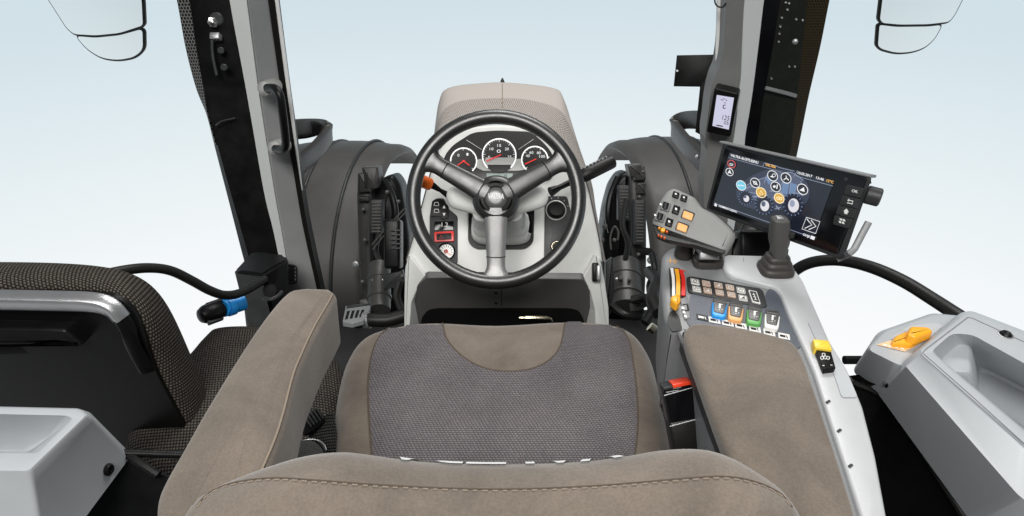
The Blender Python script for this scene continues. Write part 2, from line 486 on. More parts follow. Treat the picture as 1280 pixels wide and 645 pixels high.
M['lit_amber'] = mk('lit_amber_key', (.25, .13, .05), .5, emit=(.95, .47, .16), es=.85)
M['lit_gold'] = mk('lit_gold_icon', (.3, .2, .05), .5, emit=(.60, .36, .07), es=.8)
M['lit_cream'] = mk('lit_cream_line', (.3, .25, .2), .5, emit=(1.0, .82, .52), es=.95)
M['lit_orange'] = mk('lit_orange_text', (.3, .2, .05), .5, emit=(.95, .5, .12), es=.9)
M['lit_blue'] = mk('lit_blue_icon', (.05, .2, .3), .5, emit=(.20, .58, .72), es=.8)
M['lit_circle'] = mk('lit_red_circle', (.3, .05, .05), .5, emit=(.75, .12, .12), es=.8)
M['scr'] = mk('screen_background', (.01, .012, .02), .15, emit=(.006, .0075, .013), es=1.0)
M['scr_dark'] = mk('screen_icon_field', (.01, .01, .015), .2, emit=(.010, .011, .018), es=1.0)
M['scr_tyre'] = mk('screen_tyre', (.01, .01, .015), .2, emit=(.007, .009, .022), es=1.0)
M['scr_glow'] = mk('screen_picture_body', (.02, .02, .03), .2, emit=(.085, .105, .17), es=.9)
M['scr_mid'] = mk('screen_picture_pale', (.02, .02, .03), .2, emit=(.33, .38, .50), es=.9)
M['scr_glass'] = mk('screen_picture_glass', (.02, .03, .05), .2, emit=(.16, .25, .42), es=.9)
M['scr_halo'] = mk('screen_picture_halo', (.01, .012, .02), .2, emit=(.030, .036, .062), es=1)
M['scr_wheel'] = mk('screen_picture_rim', (.1, .1, .1), .2, emit=(.75, .74, .80), es=.9)
M['lcd_lit'] = mk('lit_pillar_lcd', (.2, .2, .25), .3, emit=(.52, .52, .66), es=.9)
M['lcd_ink'] = mk('lcd_segments', (.02, .02, .03), .4)
M['floor'] = mk('floor_mat', (.022, .022, .023), .75, bump=.5, bscale=250, var=.2, vscale=12)
# ================================================================== camera, sky, lamps
cam = bpy.data.cameras.new('camera'); cam.sensor_width = 36; cam.lens = 36 * FPX / 1280; cam.clip_start = .02; cam.clip_end = 200
co = bpy.data.objects.new('camera', cam); COL.objects.link(co); co.location = CAM; co.rotation_euler = (math.pi / 2 - PITCH, 0, 0)
SC.camera = co
w = bpy.data.worlds.new('World'); SC.world = w; w.use_nodes = True
N, L = w.node_tree.nodes, w.node_tree.links; bg = N['Background']
tc = N.new('ShaderNodeTexCoord'); sp = N.new('ShaderNodeSeparateXYZ'); L.new(tc.outputs['Generated'], sp.inputs[0])
cr = N.new('ShaderNodeValToRGB'); mr = N.new('ShaderNodeMapRange')
mr.inputs[1].default_value = -1; mr.inputs[2].default_value = 1; L.new(sp.outputs['Z'], mr.inputs[0]); L.new(mr.outputs[0], cr.inputs[0])
E = cr.color_ramp.elements
def zz(z): return (z + 1) / 2
E[0].position = 0; E[0].color = (.40, .40, .40, 1)
E[1].position = 1; E[1].color = (.14, .145, .15, 1)
for z, c in ((-.9, (.55, .55, .55)), (-.72, (.97, .98, .985)), (-.56, (.97, .98, .985)), (-.44, (.90, .935, .95)), (-.30, (.775, .855, .885)), (-.15, (.645, .755, .81)), (.04, (.61, .725, .785)), (.3, (.15, .16, .17))):
    e = E.new(zz(z)); e.color = (*c, 1)
# the studio behind the tractor is darker than its lit sweep in front
m2 = N.new('ShaderNodeMapRange'); m2.interpolation_type = 'SMOOTHSTEP'; m2.inputs[1].default_value = -.75; m2.inputs[2].default_value = -.05; m2.inputs[3].default_value = .13; m2.inputs[4].default_value = 1
L.new(sp.outputs['Y'], m2.inputs[0]); L.new(m2.outputs[0], bg.inputs['Strength'])
L.new(cr.outputs[0], bg.inputs['Color'])

def lamp(name, loc, target, size, power, col=(1, 1, 1)):
    d = bpy.data.lights.new(name, 'AREA'); d.shape = 'RECTANGLE'; d.size, d.size_y = size; d.energy = power; d.color = col
    o = bpy.data.objects.new(name, d); COL.objects.link(o); o.location = loc
    o.rotation_euler = (V(target) - V(loc)).to_track_quat('-Z', 'Y').to_euler()
    return o
lamp('studio_softbox', (-.4, -1.5, 3.3), (0, .9, .6), (2.0, 1.0), 135, (1, .985, .96))
lamp('studio_strip_lamp', (.5, 2.4, 3.4), (0, 1.1, .7), (2.0, .7), 75, (1, .99, .97))
SC.view_settings.view_transform = 'Standard'; SC.view_settings.look = 'None'; SC.view_settings.exposure = 0; SC.view_settings.gamma = 1

# ================================================================== floor
fl = zplane(.10)
bm = flatbm([V((-.9, -.4, .06)), V((.9, -.4, .06)), V((.9, 1.25, .06)), V((.62, 1.68, .06)), V((-.62, 1.68, .06)), V((-.9, 1.25, .06))], V((0, 0, 1)), t=.04)
o = obj('floor', bm, M['floor']); o['kind'] = 'structure'

# ================================================================== driver's seat
seat = thing('driver_seat', (0, .66, .45), 'taupe and dark grey suede driver seat seen from behind its backrest', 'seat')
pc = plane3(DZ(625, 405, .597), DZ(625, 575, .553), DZ(800, 405, .597))
out = cm([(405, 660), (408, 580), (411, 530), (417, 480), (431, 434), (457, 407), (500, 395), (545, 391), (620, 394), (700, 390), (755, 392), (793, 404), (817, 434), (831, 485), (842, 530), (848, 580), (852, 660)], 5, True)
cush = padbm(pc.poly([(p.x, p.y) for p in out]), pc.n, .10, .045, .016, seg=5)
ref = cush.copy()
cu = obj('cushion', cush, M['suede'], seat)
px = cm([(470, 640), (464, 560), (461, 500), (463, 455), (473, 422), (492, 405), (520, 399), (551, 398)], 5) + cm([(553, 404), (558, 424), (575, 444), (600, 459), (628, 465), (660, 463), (685, 452), (700, 434), (706, 405)], 6) + cm([(708, 397), (745, 398), (772, 406), (785, 425), (792, 460), (796, 500), (796, 540), (790, 640)], 5)
px = [(p.x, p.y) for p in px]
obj('center_panel', drape(ref, px, .0025, 5), M['weave'], cu, sharp=60)
for seg in (cm([(466, 575), (461, 500), (463, 455), (473, 424), (490, 409)], 8), cm([(553, 404), (558, 424), (575, 444), (600, 459), (628, 465), (660, 463), (685, 452), (700, 434), (706, 405)], 8), cm([(770, 408), (785, 425), (792, 460), (796, 500), (796, 540), (792, 575)], 8)):
    Ls = drape_line(ref, [(p.x, p.y) for p in seg], .0022)
    obj('seam', tubebm(Ls, .0014, 6), M['seam'], cu)
ref.free()
# backrest: a round-topped pad, swept from shoulder to shoulder
sil = cm([(232, 668), (240, 645), (252, 624), (272, 610), (302, 597), (340, 583), (385, 570), (430, 565), (470, 569), (520, 576), (570, 579), (620, 580), (680, 579), (735, 576), (780, 570), (815, 564), (850, 561), (882, 563), (912, 573), (942, 590), (968, 609), (986, 632), (994, 655), (996, 675)], 4)
def bsec(p):
    t = (p.x - 618) / 382
    r = .062 * max(1 - abs(t) ** 5, .02) ** .5
    P = D(p.x, p.y, .535 - .035 * abs(t) ** 3)
    return P - V((0, .77, .64)) * r, r
rings = []
for p in sil:
    c, r = bsec(p); ring = [V((c.x, c.y + r + .02, .62)), V((c.x, c.y + r + .008, (.62 + c.z) / 2))]
    for k in range(15):
        a = R(-8 + 196 * k / 14)
        ring.append(V((c.x, c.y + r * math.cos(a), c.z + r * math.sin(a))))
    ring += [V((c.x, c.y - r - .01, (.62 + c.z) / 2)), V((c.x, c.y - r - .01, .62))]
    rings.append(ring)
bm = bmesh.new(); loft(bm, rings, closed=False, cap0=True, cap1=True)
bmesh.ops.subdivide_edges(bm, edges=list(bm.edges), cuts=1, use_grid_fill=True, smooth=.3)
ref = bm.copy()
back = obj('backrest', bm, M['suede_top'], seat, sharp=70)
# double row of stitching and its welt
bm = bmesh.new()
st = cm([(247, 632), (262, 616), (292, 604), (340, 598), (400, 601), (500, 608), (620, 612), (740, 608), (850, 599), (905, 596), (945, 603), (975, 617), (990, 634)], 14)
st = [(p.x, p.y + .0) for p in st]
Ls = drape_line(ref, st, .0004)
tubebm(Ls, .0006, 6, bm=bm)
obj('seam', bm, M['seam'], back)
bm = bmesh.new()
Ls = drape_line(ref, [(x, y + 2.2) for x, y in st], .0006)
acc = 0.0; s0 = []
Lf = cm(Ls, 6)
for i in range(1, len(Lf)):
    acc += (Lf[i] - Lf[i - 1]).length
    if (acc % .0075) < .0048: s0.append(Lf[i])
    else:
        if len(s0) > 1: tubebm(s0, .0007, 5, bm=bm)
        s0 = []
obj('stitching', bm, M['seam_light'], back)
ref.free()
# embroidered name across the upper front edge, reads from in front of the seat
cu_ = bpy.data.curves.new('t', 'FONT'); cu_.body = 'VALTRA'; cu_.resolution_u = 3; cu_.offset = .02
ob = bpy.data.objects.new('t', cu_); COL.objects.link(ob); me = bpy.data.meshes.new_from_object(ob.evaluated_get(bpy.context.evaluated_depsgraph_get()))
bm = bmesh.new(); bm.from_mesh(me); bpy.data.objects.remove(ob)
x0 = min(v.co.x for v in bm.verts); x1 = max(v.co.x for v in bm.verts)
for _ in range(4):
    ed = [e for e in bm.edges if e.calc_length() > .12]
    if ed: bmesh.ops.subdivide_edges(bm, edges=ed, cuts=1); bmesh.ops.triangulate(bm, faces=list(bm.faces))
import bisect
sx = [p.x for p in sil]
def onback(pxx, a):
    i = min(max(bisect.bisect(sx, pxx), 1), len(sil) - 1); f = (pxx - sx[i - 1]) / (sx[i] - sx[i - 1])
    c, r = bsec(sil[i - 1].lerp(sil[i], f)); r += .0016
    return V((c.x, c.y + r * math.cos(a), c.z + r * math.sin(a)))
for v in bm.verts:
    f = (v.co.x - x0) / (x1 - x0); g = v.co.y / .69
    v.co = onback(776 - f * 296, R(2 + 51.5 * g))
obj('lettering', bm, M['white_thread'], back, sharp=80)
# left armrest
pa = zplane(.80)
crease = cm([(412, 357), (419, 363), (416, 372), (407, 388), (397, 405), (388, 423), (379, 443), (371, 462), (365, 482), (358, 510), (348, 543), (334, 577), (318, 612), (305, 645), (290, 690)], 4)
leftE = cm([(196, 690), (192, 645), (194, 618), (205, 592), (226, 556), (250, 514), (274, 475), (297, 439), (318, 408), (338, 382), (352, 367), (364, 359), (385, 356)], 4)
px = [(p.x, p.y) for p in crease] + [(p.x, p.y) for p in leftE]
bm = padbm(pa.poly(px), pa.n, .082, .014, .006, seg=4, under=.004); ref = bm.copy()
arm = obj('armrest', bm, M['suede'], seat, sharp=60)
Ls = drape_line(ref, [(p.x - 3, p.y + 1) for p in crease[3:-6]], .0004)
obj('seam', tubebm(Ls, .0012, 6), M['seam_light'], arm); ref.free()
obj('armrest_bracket', boxbm((-.255, .34, .66), V((.02, 0, 0)), V((0, .05, 0)), V((0, 0, .075)), .01), M['black'], seat)
# base of the seat
obj('seat_base', boxbm((-.02, .72, .30), V((.20, 0, 0)), V((0, .18, 0)), V((0, 0, .145)), .03), M['matte'], seat)

# ================================================================== belt buckles
bk = thing('belt_buckle', D(848, 540, .82), 'black belt buckle with a red release button, right of the seat cushion', 'seat belt buckle')
A_ = D(844, 481, .795); B_ = D(858, 556, .80); ax = (A_ - B_).normalized(); side = (RT - ax * RT.dot(ax)).normalized(); fn = side.cross(ax)
obj('buckle_body', boxbm((A_ + B_) / 2, side * .0185, ax * ((A_ - B_).length / 2), fn * .014, .004), M['gloss'], bk)
bm = boxbm(A_ + ax * .0015 + side * .006, side * .0115, ax * .003, fn * .0105, .001); obj('release_button', bm, M['redlit'], bk)
bm = boxbm(A_ + ax * .0012 - side * .0115, side * .006, ax * .002, fn * .012, .001); obj('tongue_slot', bm, M['dark'], bk)
bm = bmesh.new(); tubebm([A_ - ax * .006 - side * .0187 + fn * .0145, A_ - ax * .003 + side * .0187 + fn * .0145], .0007, 6, bm=bm); tubebm([A_ - ax * .045 - side * .0187 + fn * .0145, A_ - ax * .0425 + side * .0187 + fn * .0145], .0008, 6, bm=bm)
obj('seam', bm, M['satin'], bk)
obj('sleeve', boxbm(B_ + ax * .012, side * .0192, ax * .026, fn * .0148, .004), M['rubber'], bk)
C_ = D(905, 590, .86)
b2 = thing('belt_adjuster', D(390, 560, .9), 'ribbed black belt adjuster on webbing between left armrest and seat cushion', 'seat belt buckle')
p0, p1 = D(402, 519, .95), D(377, 536, .93); ax = (p0 - p1).normalized(); nn = (-ray(390, 530)).normalized(); sd = ax.cross(nn).normalized()
bm = boxbm((p0 + p1) / 2, ax * .019, sd * .013, nn * .006, .004)
obj('frame', bm, M['black'], b2)
bm = bmesh.new()
for k in range(5): boxbm(p0 + (p1 - p0) * (.02 + .15 * k) + nn * .006 - sd * .004, ax * .0016, sd * .010, nn * .0022, .001, bm)
obj('ribs', bm, M['dark'], b2)
obj('webbing', tubebm([D(400, 522, .95), D(404, 545, .94), D(402, 570, .93), D(396, 600, .92)], .022, 12, flat=.002, up=(1, 0, .2)), M['webbing'], b2)
bm = lathebm(D(384, 570, .9), (-ray(384, 570) + UP * .8), [(.001, 0), (.026, 0), (.028, -.003), (.028, -.02)], 32)
obj('anchor_disc', bm, M['black'], b2)
bm = bmesh.new(); o_ = D(384, 570, .9); ax = (-ray(384, 570) + UP * .8).normalized()
e1 = RT; e2 = ax.cross(e1).normalized()
tubebm([o_ + (e1 * math.cos(t) + e2 * math.sin(t)) * .0265 + ax * .0005 for t in [R(20 + 10 * k) for k in range(12)]], .0011, 6, bm=bm)
obj('rim', bm, M['satin'], b2)

# ================================================================== steering wheel
sw = thing('steering_wheel', D(620, 249, 1.28), 'black three spoke steering wheel in front of the instrument dials', 'steering wheel')
Wc = D(620, 248.5, 1.28); ew = R(32); wn = V((0, -math.cos(ew), math.sin(ew))); wp = Pl(Wc, wn); wu, wv = wp.u, wp.v
RAD, TR = .1655, .0148
bm = tubebm([Wc + (wu * math.cos(t) + wv * math.sin(t)) * RAD for t in [2 * math.pi * k / 96 for k in range(96)]], TR, 20, closed=True)
obj('rim', bm, M['wheel'], sw)
def spoke(ang, prof, mat):
    d = wu * math.cos(R(ang)) + wv * math.sin(R(ang)); s = wn.cross(d); rings = []
    for q, wd, th, h in cm(prof, 4):
        ring = []
        for k in range(20):
            a = 2 * math.pi * k / 20; e = .75
            x = math.copysign(abs(math.cos(a)) ** e, math.cos(a)); y = math.copysign(abs(math.sin(a)) ** e, math.sin(a))
            ring.append(Wc + d * q + s * x * wd + wn * (h + y * th))
        rings.append(ring)
    bm = bmesh.new(); loft(bm, rings, cap0=True, cap1=True)
    return bm, d, s
M['spoke_sheen'] = mk('grained_spoke_sheen', (.30, .297, .293), .38, .6, bump=.5, bscale=700, var=.08, vscale=40)  # silvery sheen of the lower spoke put into its colour
for ang in (150, 30, 270):
    pr = [(.02, .026, .011, .006), (.045, .0225, .010, .005), (.08, .0205, .0095, .003), (.112, .0190, .009, .001), (.134, .0185, .009, 0), (.148, .024, .010, 0), (.158, .038, .010, 0), (.163, .050, .006, 0)]
    bm, d, s = spoke(ang, pr, None)
    sk = obj('spoke', bm, M['wheel'] if ang != 270 else M['spoke_sheen'], sw)
    b2_ = bmesh.new(); tubebm([Wc + d * .116 - s * .0192 + wn * .004, Wc + d * .1175 - s * .010 + wn * .0101, Wc + d * .118 + wn * .0108, Wc + d * .1175 + s * .010 + wn * .0101, Wc + d * .116 + s * .0192 + wn * .004], .0009, 6, bm=b2_)
    obj('joint', b2_, M['matte'], sk)
bm = lathebm(Wc, wn, [(.03, -.035), (.046, -.02), (.0475, 0), (.0455, .009), (.041, .014), (.034, .0165), (.033, .012), (.0325, .010)], 48)
obj('hub', bm, M['wheel'], sw)
hc = obj('horn_cap', lathebm(Wc, wn, [(.0325, .006), (.0325, .0125), (.030, .0155), (.0235, .0165), (.0225, .0145), (.021, .0142)], 48), M['black'], sw)
em = obj('emblem_disc', lathebm(Wc, wn, [(.021, .012), (.021, .0152), (.0195, .0162), (.010, .0168), (.0001, .017)], 40), mk('emblem_grey', (.11, .11, .112), .3, .3), sw)
hp = Pl(Wc + wn * .0172, wn)
obj('lettering', textbm(hp, 'VALTRA', (610, 248.5), (630, 248.5), 6.4, 0, .0006, bold=.02), M['white'], sw)

# ================================================================== dashboard
dash = thing('dashboard', D(630, 400, 1.46), 'light grey dashboard column with round dials and taupe cowl, behind the steering wheel', 'dashboard')
pd = plane3(D(630, 400, 1.42), D(630, 150, 1.52), D(730, 400, 1.42))
Aarch = cm([(507, 325), (519, 285), (531, 240), (541, 204), (552, 181), (567, 166), (590, 157), (621, 154), (653, 156), (676, 164), (697, 178), (716, 197), (733, 226), (742, 262), (750, 300), (754, 326)], 4)
face = [(p.x, p.y) for p in Aarch] + [(738, 335), (729, 351), (630, 349), (533, 348), (521, 338)]
body = obj('body', padbm(pd.poly(face), pd.n, .24, .012, seg=4), M['dash'], dash)
# cowl: covered hood from the dial shroud forward over the engine cover
B1 = cm([(512, 322), (524, 282), (535, 236), (541, 198), (546, 166), (558, 146), (585, 136), (626, 134), (668, 137), (698, 150), (714, 174), (726, 196), (739, 226), (745, 262), (752, 300), (757, 326)], 4)
B2 = cm([(516, 316), (526, 276), (536, 230), (541, 190), (544, 158), (549, 126), (560, 110), (600, 104), (640, 103.5), (692, 110), (704, 122), (713, 152), (720, 186), (735, 226), (743, 262), (750, 300)], 4)
rings = []
for i, (a, b, c) in enumerate(zip(Aarch, B1, B2)):
    P0 = pd.at(a.x, a.y, -.004); P1 = D(b.x, b.y, (P0 - CAM).dot(FW) + .05); P2 = D(c.x, c.y, (P0 - CAM).dot(FW) + .17); P3 = P2 + V((0, .06, -.08))
    row = cm([P0, P1, P2, P3], 6); rings.append(row)
rings = [[rings[k][j] for k in range(len(rings))] for j in range(len(rings[0]))]
bm = bmesh.new(); loft(bm, rings, closed=False); ref = bm.copy()
cw = obj('cowl', bm, M['cowl'], dash, sharp=70)
ln = drape_line(ref, [(628, y) for y in range(105, 137, 3)], .0008); ref.free()
obj('seam', tubebm(ln, .0012, 6), M['seam_light'], cw)
tip = D(628, 103, 1.71)
obj('clip', lathebm(tip + V((0, 0, -.006)), V((0, 0, 1)), [(.001, 0), (.006, .006), (.0045, .012), (.001, .018)], 10), M['dark'], cw)
# dials
pcl = pd.up(.004)
clus = rp([(553, 203), (557, 192), (566, 181), (591, 165), (621, 162.5), (664, 164), (680, 178), (690, 190), (694, 205), (690, 225), (640, 232), (605, 232), (556, 222)], 8)
ip = obj('instrument_panel', padbm(pcl.poly(clus), pcl.n, .01, .002), M['dial'], dash)
pb = pcl.up(.0004)
obj('trim_band', flatbm(pb.poly(rp([(590, 201), (600, 199), (648, 199), (660, 197), (690, 196), (688, 205), (652, 213), (645, 213.5), (604, 213.5), (596, 210)], 2)), pb.n, t=.0012), M['silver'], ip)
def dial(cx, cy, r, a0, a1, ticks, nums, needles, rim=True):
    g = obj('gauge', flatbm(pb.poly(ell(cx, cy, r, r, 48)), pb.n, t=.003), M['dial'], dash)
    q = pb.up(.0032); bm = strokebm(q, ell(cx, cy, r * .97, r * .97, 60, a0 - 8, a1 + 8), .0028, 0, .0008); obj('dial_ring', bm, M['lit_ring'], g)
    bm = bmesh.new()
    for k in range(ticks + 1):
        a = R(a0 + (a1 - a0) * k / ticks); f = .80 if k % 5 == 0 else .86
        strokebm(q, [(cx + r * f * math.cos(a), cy - r * f * math.sin(a)), (cx + r * .93 * math.cos(a), cy - r * .93 * math.sin(a))], .0010 if k % 5 == 0 else .0006, 0, .0004, bm=bm)
    obj('tick_marks', bm, M['lit_white'], g)
    bm = bmesh.new()
    for s, ang in nums:
        x, y = cx + r * .60 * math.cos(R(ang)), cy - r * .60 * math.sin(R(ang)); wd = 1.5 * len(s)
        textbm(q, s, (x - wd * .8, y + 1.9), (x + wd * .8, y + 1.9), 3.2, 0, .0004, bm=bm)
    obj('numerals', bm, M['lit_white'], g)
    for ang, l0 in needles:
        a = R(ang); obj('needle', strokebm(q, [(cx - r * .12 * math.cos(a), cy + r * .12 * math.sin(a)), (cx + r * l0 * math.cos(a), cy - r * l0 * math.sin(a))], .0022, .0012, .0008), M['lit_red'], g)
    return g
g1 = dial(624, 194.5, 21.5, -38, 218, 30, [('5', 188), ('10', 138), ('15', 90), ('20', 42), ('25', -6)], [(203, .8)])
obj('gauge_display', flatbm(pb.poly([(607, 197), (643, 197), (642, 206), (606, 206)], .0034), pb.n, t=.0004), M['silver'], g1)
obj('warning_icons', textbm(pb.up(.0036), '0', (621, 191), (626, 191), 4, 0, .0004), M['lit_white'], g1)
g2 = dial(579.5, 201.5, 16.8, -40, 225, 10, [('0', 130), ('1', 62)], [(215, .75), (-35, .55)])
g3 = dial(668.5, 199.5, 16.8, -20, 225, 15, [('40', 150), ('60', 115), ('80', 60), ('100', 25)], [(205, .8)])
for l_ in ([(583, 175), (602, 187)], [(667, 174), (648, 187)]): obj('light_line', strokebm(pb, l_, .0012, 0, .0005), M['silver'], ip)
lc = obj('display', flatbm(pb.poly([(608, 217), (641, 217), (640, 224), (609, 224)]), pb.n, t=.001), M['lcd'], ip)
obj('digit', textbm(pb.up(.0012), '0', (630, 222.5), (633.5, 222.5), 4.5, 0, .0003), M['lcd_ink'], lc)
# steering column
pl1 = Pl(D(622, 250, 1.335), wn)
shr = rp([(556, 243, 6), (562, 232, 8), (600, 222), (645, 222), (678, 230, 8), (687, 245, 6), (682, 258, 8), (654, 266), (640, 277, 10), (604, 277, 10), (592, 267), (562, 259, 8)], 5)
obj('column_shroud', padbm(pl1.poly(shr), pl1.n, .05, .012, seg=4, under=.012), M['dash'], dash)
obj('column_opening', flatbm(pd.poly(rp([(586, 255), (668, 255), (667, 303), (657, 312), (594, 312), (585, 303)], 6), .0005), pd.n, t=.0035), M['black'], dash)
ca, cb = pd.at(627, 288, .006), D(622, 262, 1.345)
rings = []; cax = (cb - ca).normalized(); cu1 = RT; cv1 = cax.cross(cu1)
for f, sc_ in ((0, 1.0), (.12, 1.02), (.28, .98), (.3, .93), (.34, .93), (.52, .90), (.55, .85), (.6, .85), (.78, .82), (1, .78)):
    c = ca.lerp(cb, f); rings.append([c + (cu1 * math.copysign(abs(math.cos(t)) ** .5, math.cos(t)) * .066 + cv1 * math.copysign(abs(math.sin(t)) ** .5, math.sin(t)) * .036) * sc_ for t in [2 * math.pi * k / 40 for k in range(40)]])
bm = bmesh.new(); loft(bm, rings, cap0=True, cap1=True)
obj('column_boot', bm, M['dash'], dash, sharp=50)
obj('tilt_lever', tubebm([D(662, 268, 1.36), D(664, 278, 1.375), D(663, 290, 1.39)], [.0035, .0035, .005], 8), M['black'], dash)
# stalk with an orange tip
s0, s1, s2 = D(560, 244, 1.375), D(541, 232, 1.36), D(527, 226, 1.35)
stalk = obj('indicator_stalk', tubebm([s0, s0.lerp(s1, .5), s1, s1.lerp(s2, .2)], [.007, .0045, .0075, .009], 12), M['black'], dash)
obj('stalk_tip', tubebm([s1.lerp(s2, .12), s1.lerp(s2, .3), s1.lerp(s2, .9), s2], [.011, .0135, .0135, .010], 16), M['orange'], stalk)
s0, s1, s2 = D(688, 240, 1.375), D(727, 221, 1.40), D(767, 201, 1.42)
lev = obj('shuttle_lever', tubebm([s0, s0.lerp(s1, .3), s1], [.011, .006, .0075], 12), M['black'], dash)
prof = [.009, .0155, .0155, .0155, .0155, .0145, .011]
gr = obj('lever_grip', tubebm([s1.lerp(s2, f) for f in (-.05, .06, .3, .6, .9, .97, 1)], prof, 16), M['rubber'], lev)
bm = bmesh.new(); ax = (s2 - s1).normalized(); tdir = UP - ax * UP.dot(ax)
for k in range(7):
    c = s1.lerp(s2, .16 + .11 * k) + tdir.normalized() * .0148
    boxbm(c, ax * .0018, tdir.normalized() * .0022, ax.cross(tdir.normalized()) * .008, .0006, bm)
obj('rib', bm, M['satin'], gr)
# switch panels either side of the column
q = pd.up(.0035)
sp_l = obj('switch_panel', padbm(q.poly(rp([(537, 271), (540, 251), (546, 247.5), (555, 247.5), (560, 260), (572, 270), (572, 329), (551, 331), (542, 312), (537, 300)], 3)), q.n, .006, .001), M['dark'], dash)
kp = obj('keypad', padbm(q.up(.003).poly(rp([(537.5, 270), (540, 251), (545, 248.5), (553, 248.5), (561, 258), (561, 272), (552, 275), (550, 271)], 2.5)), q.n, .003, .0008), M['black'], dash)
bm = bmesh.new(); qq = q.up(.0032)
for cx, cy in ((545.6, 254.5), (545.6, 263)):
    strokebm(qq, [(cx - 3, cy + 1.5), (cx - 2, cy - 1.5), (cx + 2, cy - 1.5), (cx + 3, cy + 1.5)], .0012, 0, .0004, bm=bm); strokebm(qq, [(cx - 3.4, cy + 2.6), (cx + 3.4, cy + 2.6)], .0008, 0, .0004, bm=bm)
flatbm(qq.poly([(553.3, 260.5), (557, 260.5), (555.1, 256.5)]), q.n, bm=bm, t=.0004); flatbm(qq.poly([(553.3, 266.3), (557, 266.3), (555.1, 270.3)]), q.n, bm=bm, t=.0004)
obj('arrow_icons', bm, M['white'], kp)
ind = obj('display', padbm(q.up(.002).poly(rp([(543, 277), (567, 276), (567, 287.5), (543, 288)], 1)), q.n, .002, .0006), M['gloss'], dash)
obj('digit', textbm(q.up(.0023), '1.2', (552, 283.5), (560, 283.5), 5.5, 0, .0003), M['label'], ind)
hz = obj('hazard_switch', padbm(q.up(.006).poly(rp([(542.5, 290), (567, 288.5), (567.5, 301.5), (543, 302.5)], 1.5)), q.n, .006, .001), M['red'], dash)
ro = obj('rocker', padbm(q.up(.0075).poly(rp([(545.5, 292), (564, 291), (564.5, 299), (546, 300)], 1)), q.n, .003, .001), M['black'], hz)
obj('triangle_icon', strokebm(q.up(.0076), [(549, 298), (553.5, 298), (551.2, 293.8)], .0008, 0, .0003, closed=True), M['red'], ro)
gg = obj('pressure_gauge', lathebm(q.at(558, 314.5), q.n, [(.0205, -.002), (.0205, .004), (.0185, .005), (.0175, .0035), (.0001, .0033)], 36), M['black'], dash)
obj('dial_face', lathebm(q.at(558, 314.5, .0036), q.n, [(.0165, 0), (.0165, .0004), (.0001, .0005)], 36), M['silver'], gg)
bm = bmesh.new(); qg = q.up(.0042)
for a in range(-30, 211, 24): strokebm(qg, [(558 + 5.5 * math.cos(R(a)), 314.5 - 5.5 * math.sin(R(a))), (558 + 8.4 * math.cos(R(a)), 314.5 - 8.4 * math.sin(R(a)))], .0011, 0, .0004, bm=bm)
obj('tick_marks', bm, M['matte'], gg)
obj('needle', strokebm(qg, [(556, 312.5), (563.5, 319.5)], .0012, .0005, .0004), M['lit_red'], gg)
obj('dial_hub', lathebm(qg.at(557.5, 314.2), q.n, [(.005, 0), (.0045, .0008), (.0001, .001)], 16), M['red_dark'], gg)
sp_r = obj('switch_panel', padbm(q.poly(rp([(681, 245, 4), (709, 245, 4), (716, 275), (714, 310), (698, 327), (680, 327)], 3)), q.n, .006, .001), M['dark'], dash)
kn = obj('rotary_knob', lathebm(q.at(695, 263), q.n, [(.0225, 0), (.0225, .002), (.020, .003), (.019, .012), (.016, .015), (.0001, .0152)], 36), M['black'], dash)
obj('knob_ring', lathebm(q.at(695, 263), q.n, [(.0225, .0005), (.0238, .0012), (.0238, .002), (.0215, .0028)], 36, cap=False), M['silver'], kn)
bm = bmesh.new()
for a in (20, 50, 80, 110, 140): strokebm(q, [(695 + 15.2 * math.cos(R(a)), 263 - 15.2 * math.sin(R(a))), (695 + 16.6 * math.cos(R(a)), 263 - 16.6 * math.sin(R(a)))], .0014, .0001, .0004, bm=bm)
obj('tick_marks', bm, M['label'], kn)
ig = obj('ignition_lock', lathebm(q.at(696, 309), q.n, [(.0145, 0), (.0145, .004), (.0125, .005), (.0115, .003), (.0001, .003)], 32), M['black'], dash)
obj('lock_ring', lathebm(q.at(696, 309), q.n, [(.0128, .0045), (.0122, .0062), (.0112, .0062), (.0108, .0045)], 32, cap=False), M['brass'], ig)
# lower panel, legs and tray
lp = plane3(D(533, 349, 1.425), D(729, 351, 1.425), D(630, 404, 1.52))
obj('lower_panel', padbm(lp.poly(rp([(533, 347), (729, 349), (738, 363), (744, 390), (746, 425), (510, 425), (511, 390), (515, 372), (522, 357)], 3)), lp.n, .02, .002), M['lower'], dash)  # dark plastic, with part of the underside's shade put into its colour
bm = bmesh.new(); strokebm(lp, [(627, 361), (627, 383)], .0012, .0004, .0006, bm=bm)
for y in (366, 379): lathebm(lp.at(620, y, .0002), lp.n, [(.0035, 0), (.003, .001), (.0001, .0012)], 12, bm=bm)
obj('bolt', bm, M['matte'], dash)
obj('tray', flatbm(lp.poly(rp([(524, 425), (527, 397), (535, 387, 8), (546, 385, 8), (712, 385, 8), (724, 388, 8), (730, 400), (732, 425)], 4), .0004), lp.n, t=.0012), M['matte'], dash)
q3 = lp.up(.012)
obj('tray_fitting', tubebm([q3.at(649, 397), q3.at(656, 397), q3.at(656.5, 397), q3.at(684, 397), q3.at(688, 398), q3.at(690, 402), q3.at(690, 412)], [.004, .004, .006, .006, .0045, .004, .004], 10), M['brass'], dash)
lg1 = plane3(D(510, 330, 1.44), D(510, 404, 1.46), D(535, 349, 1.435))
obj('side_leg', padbm(lg1.poly(rp([(505, 425), (505, 372), (506, 335), (511, 318), (534, 347), (522, 359), (514, 379), (510.5, 425)], 2)), lg1.n, .12, .003), M['dash'], dash)
lg2 = plane3(D(752, 330, 1.44), D(760, 404, 1.46), D(729, 351, 1.435))
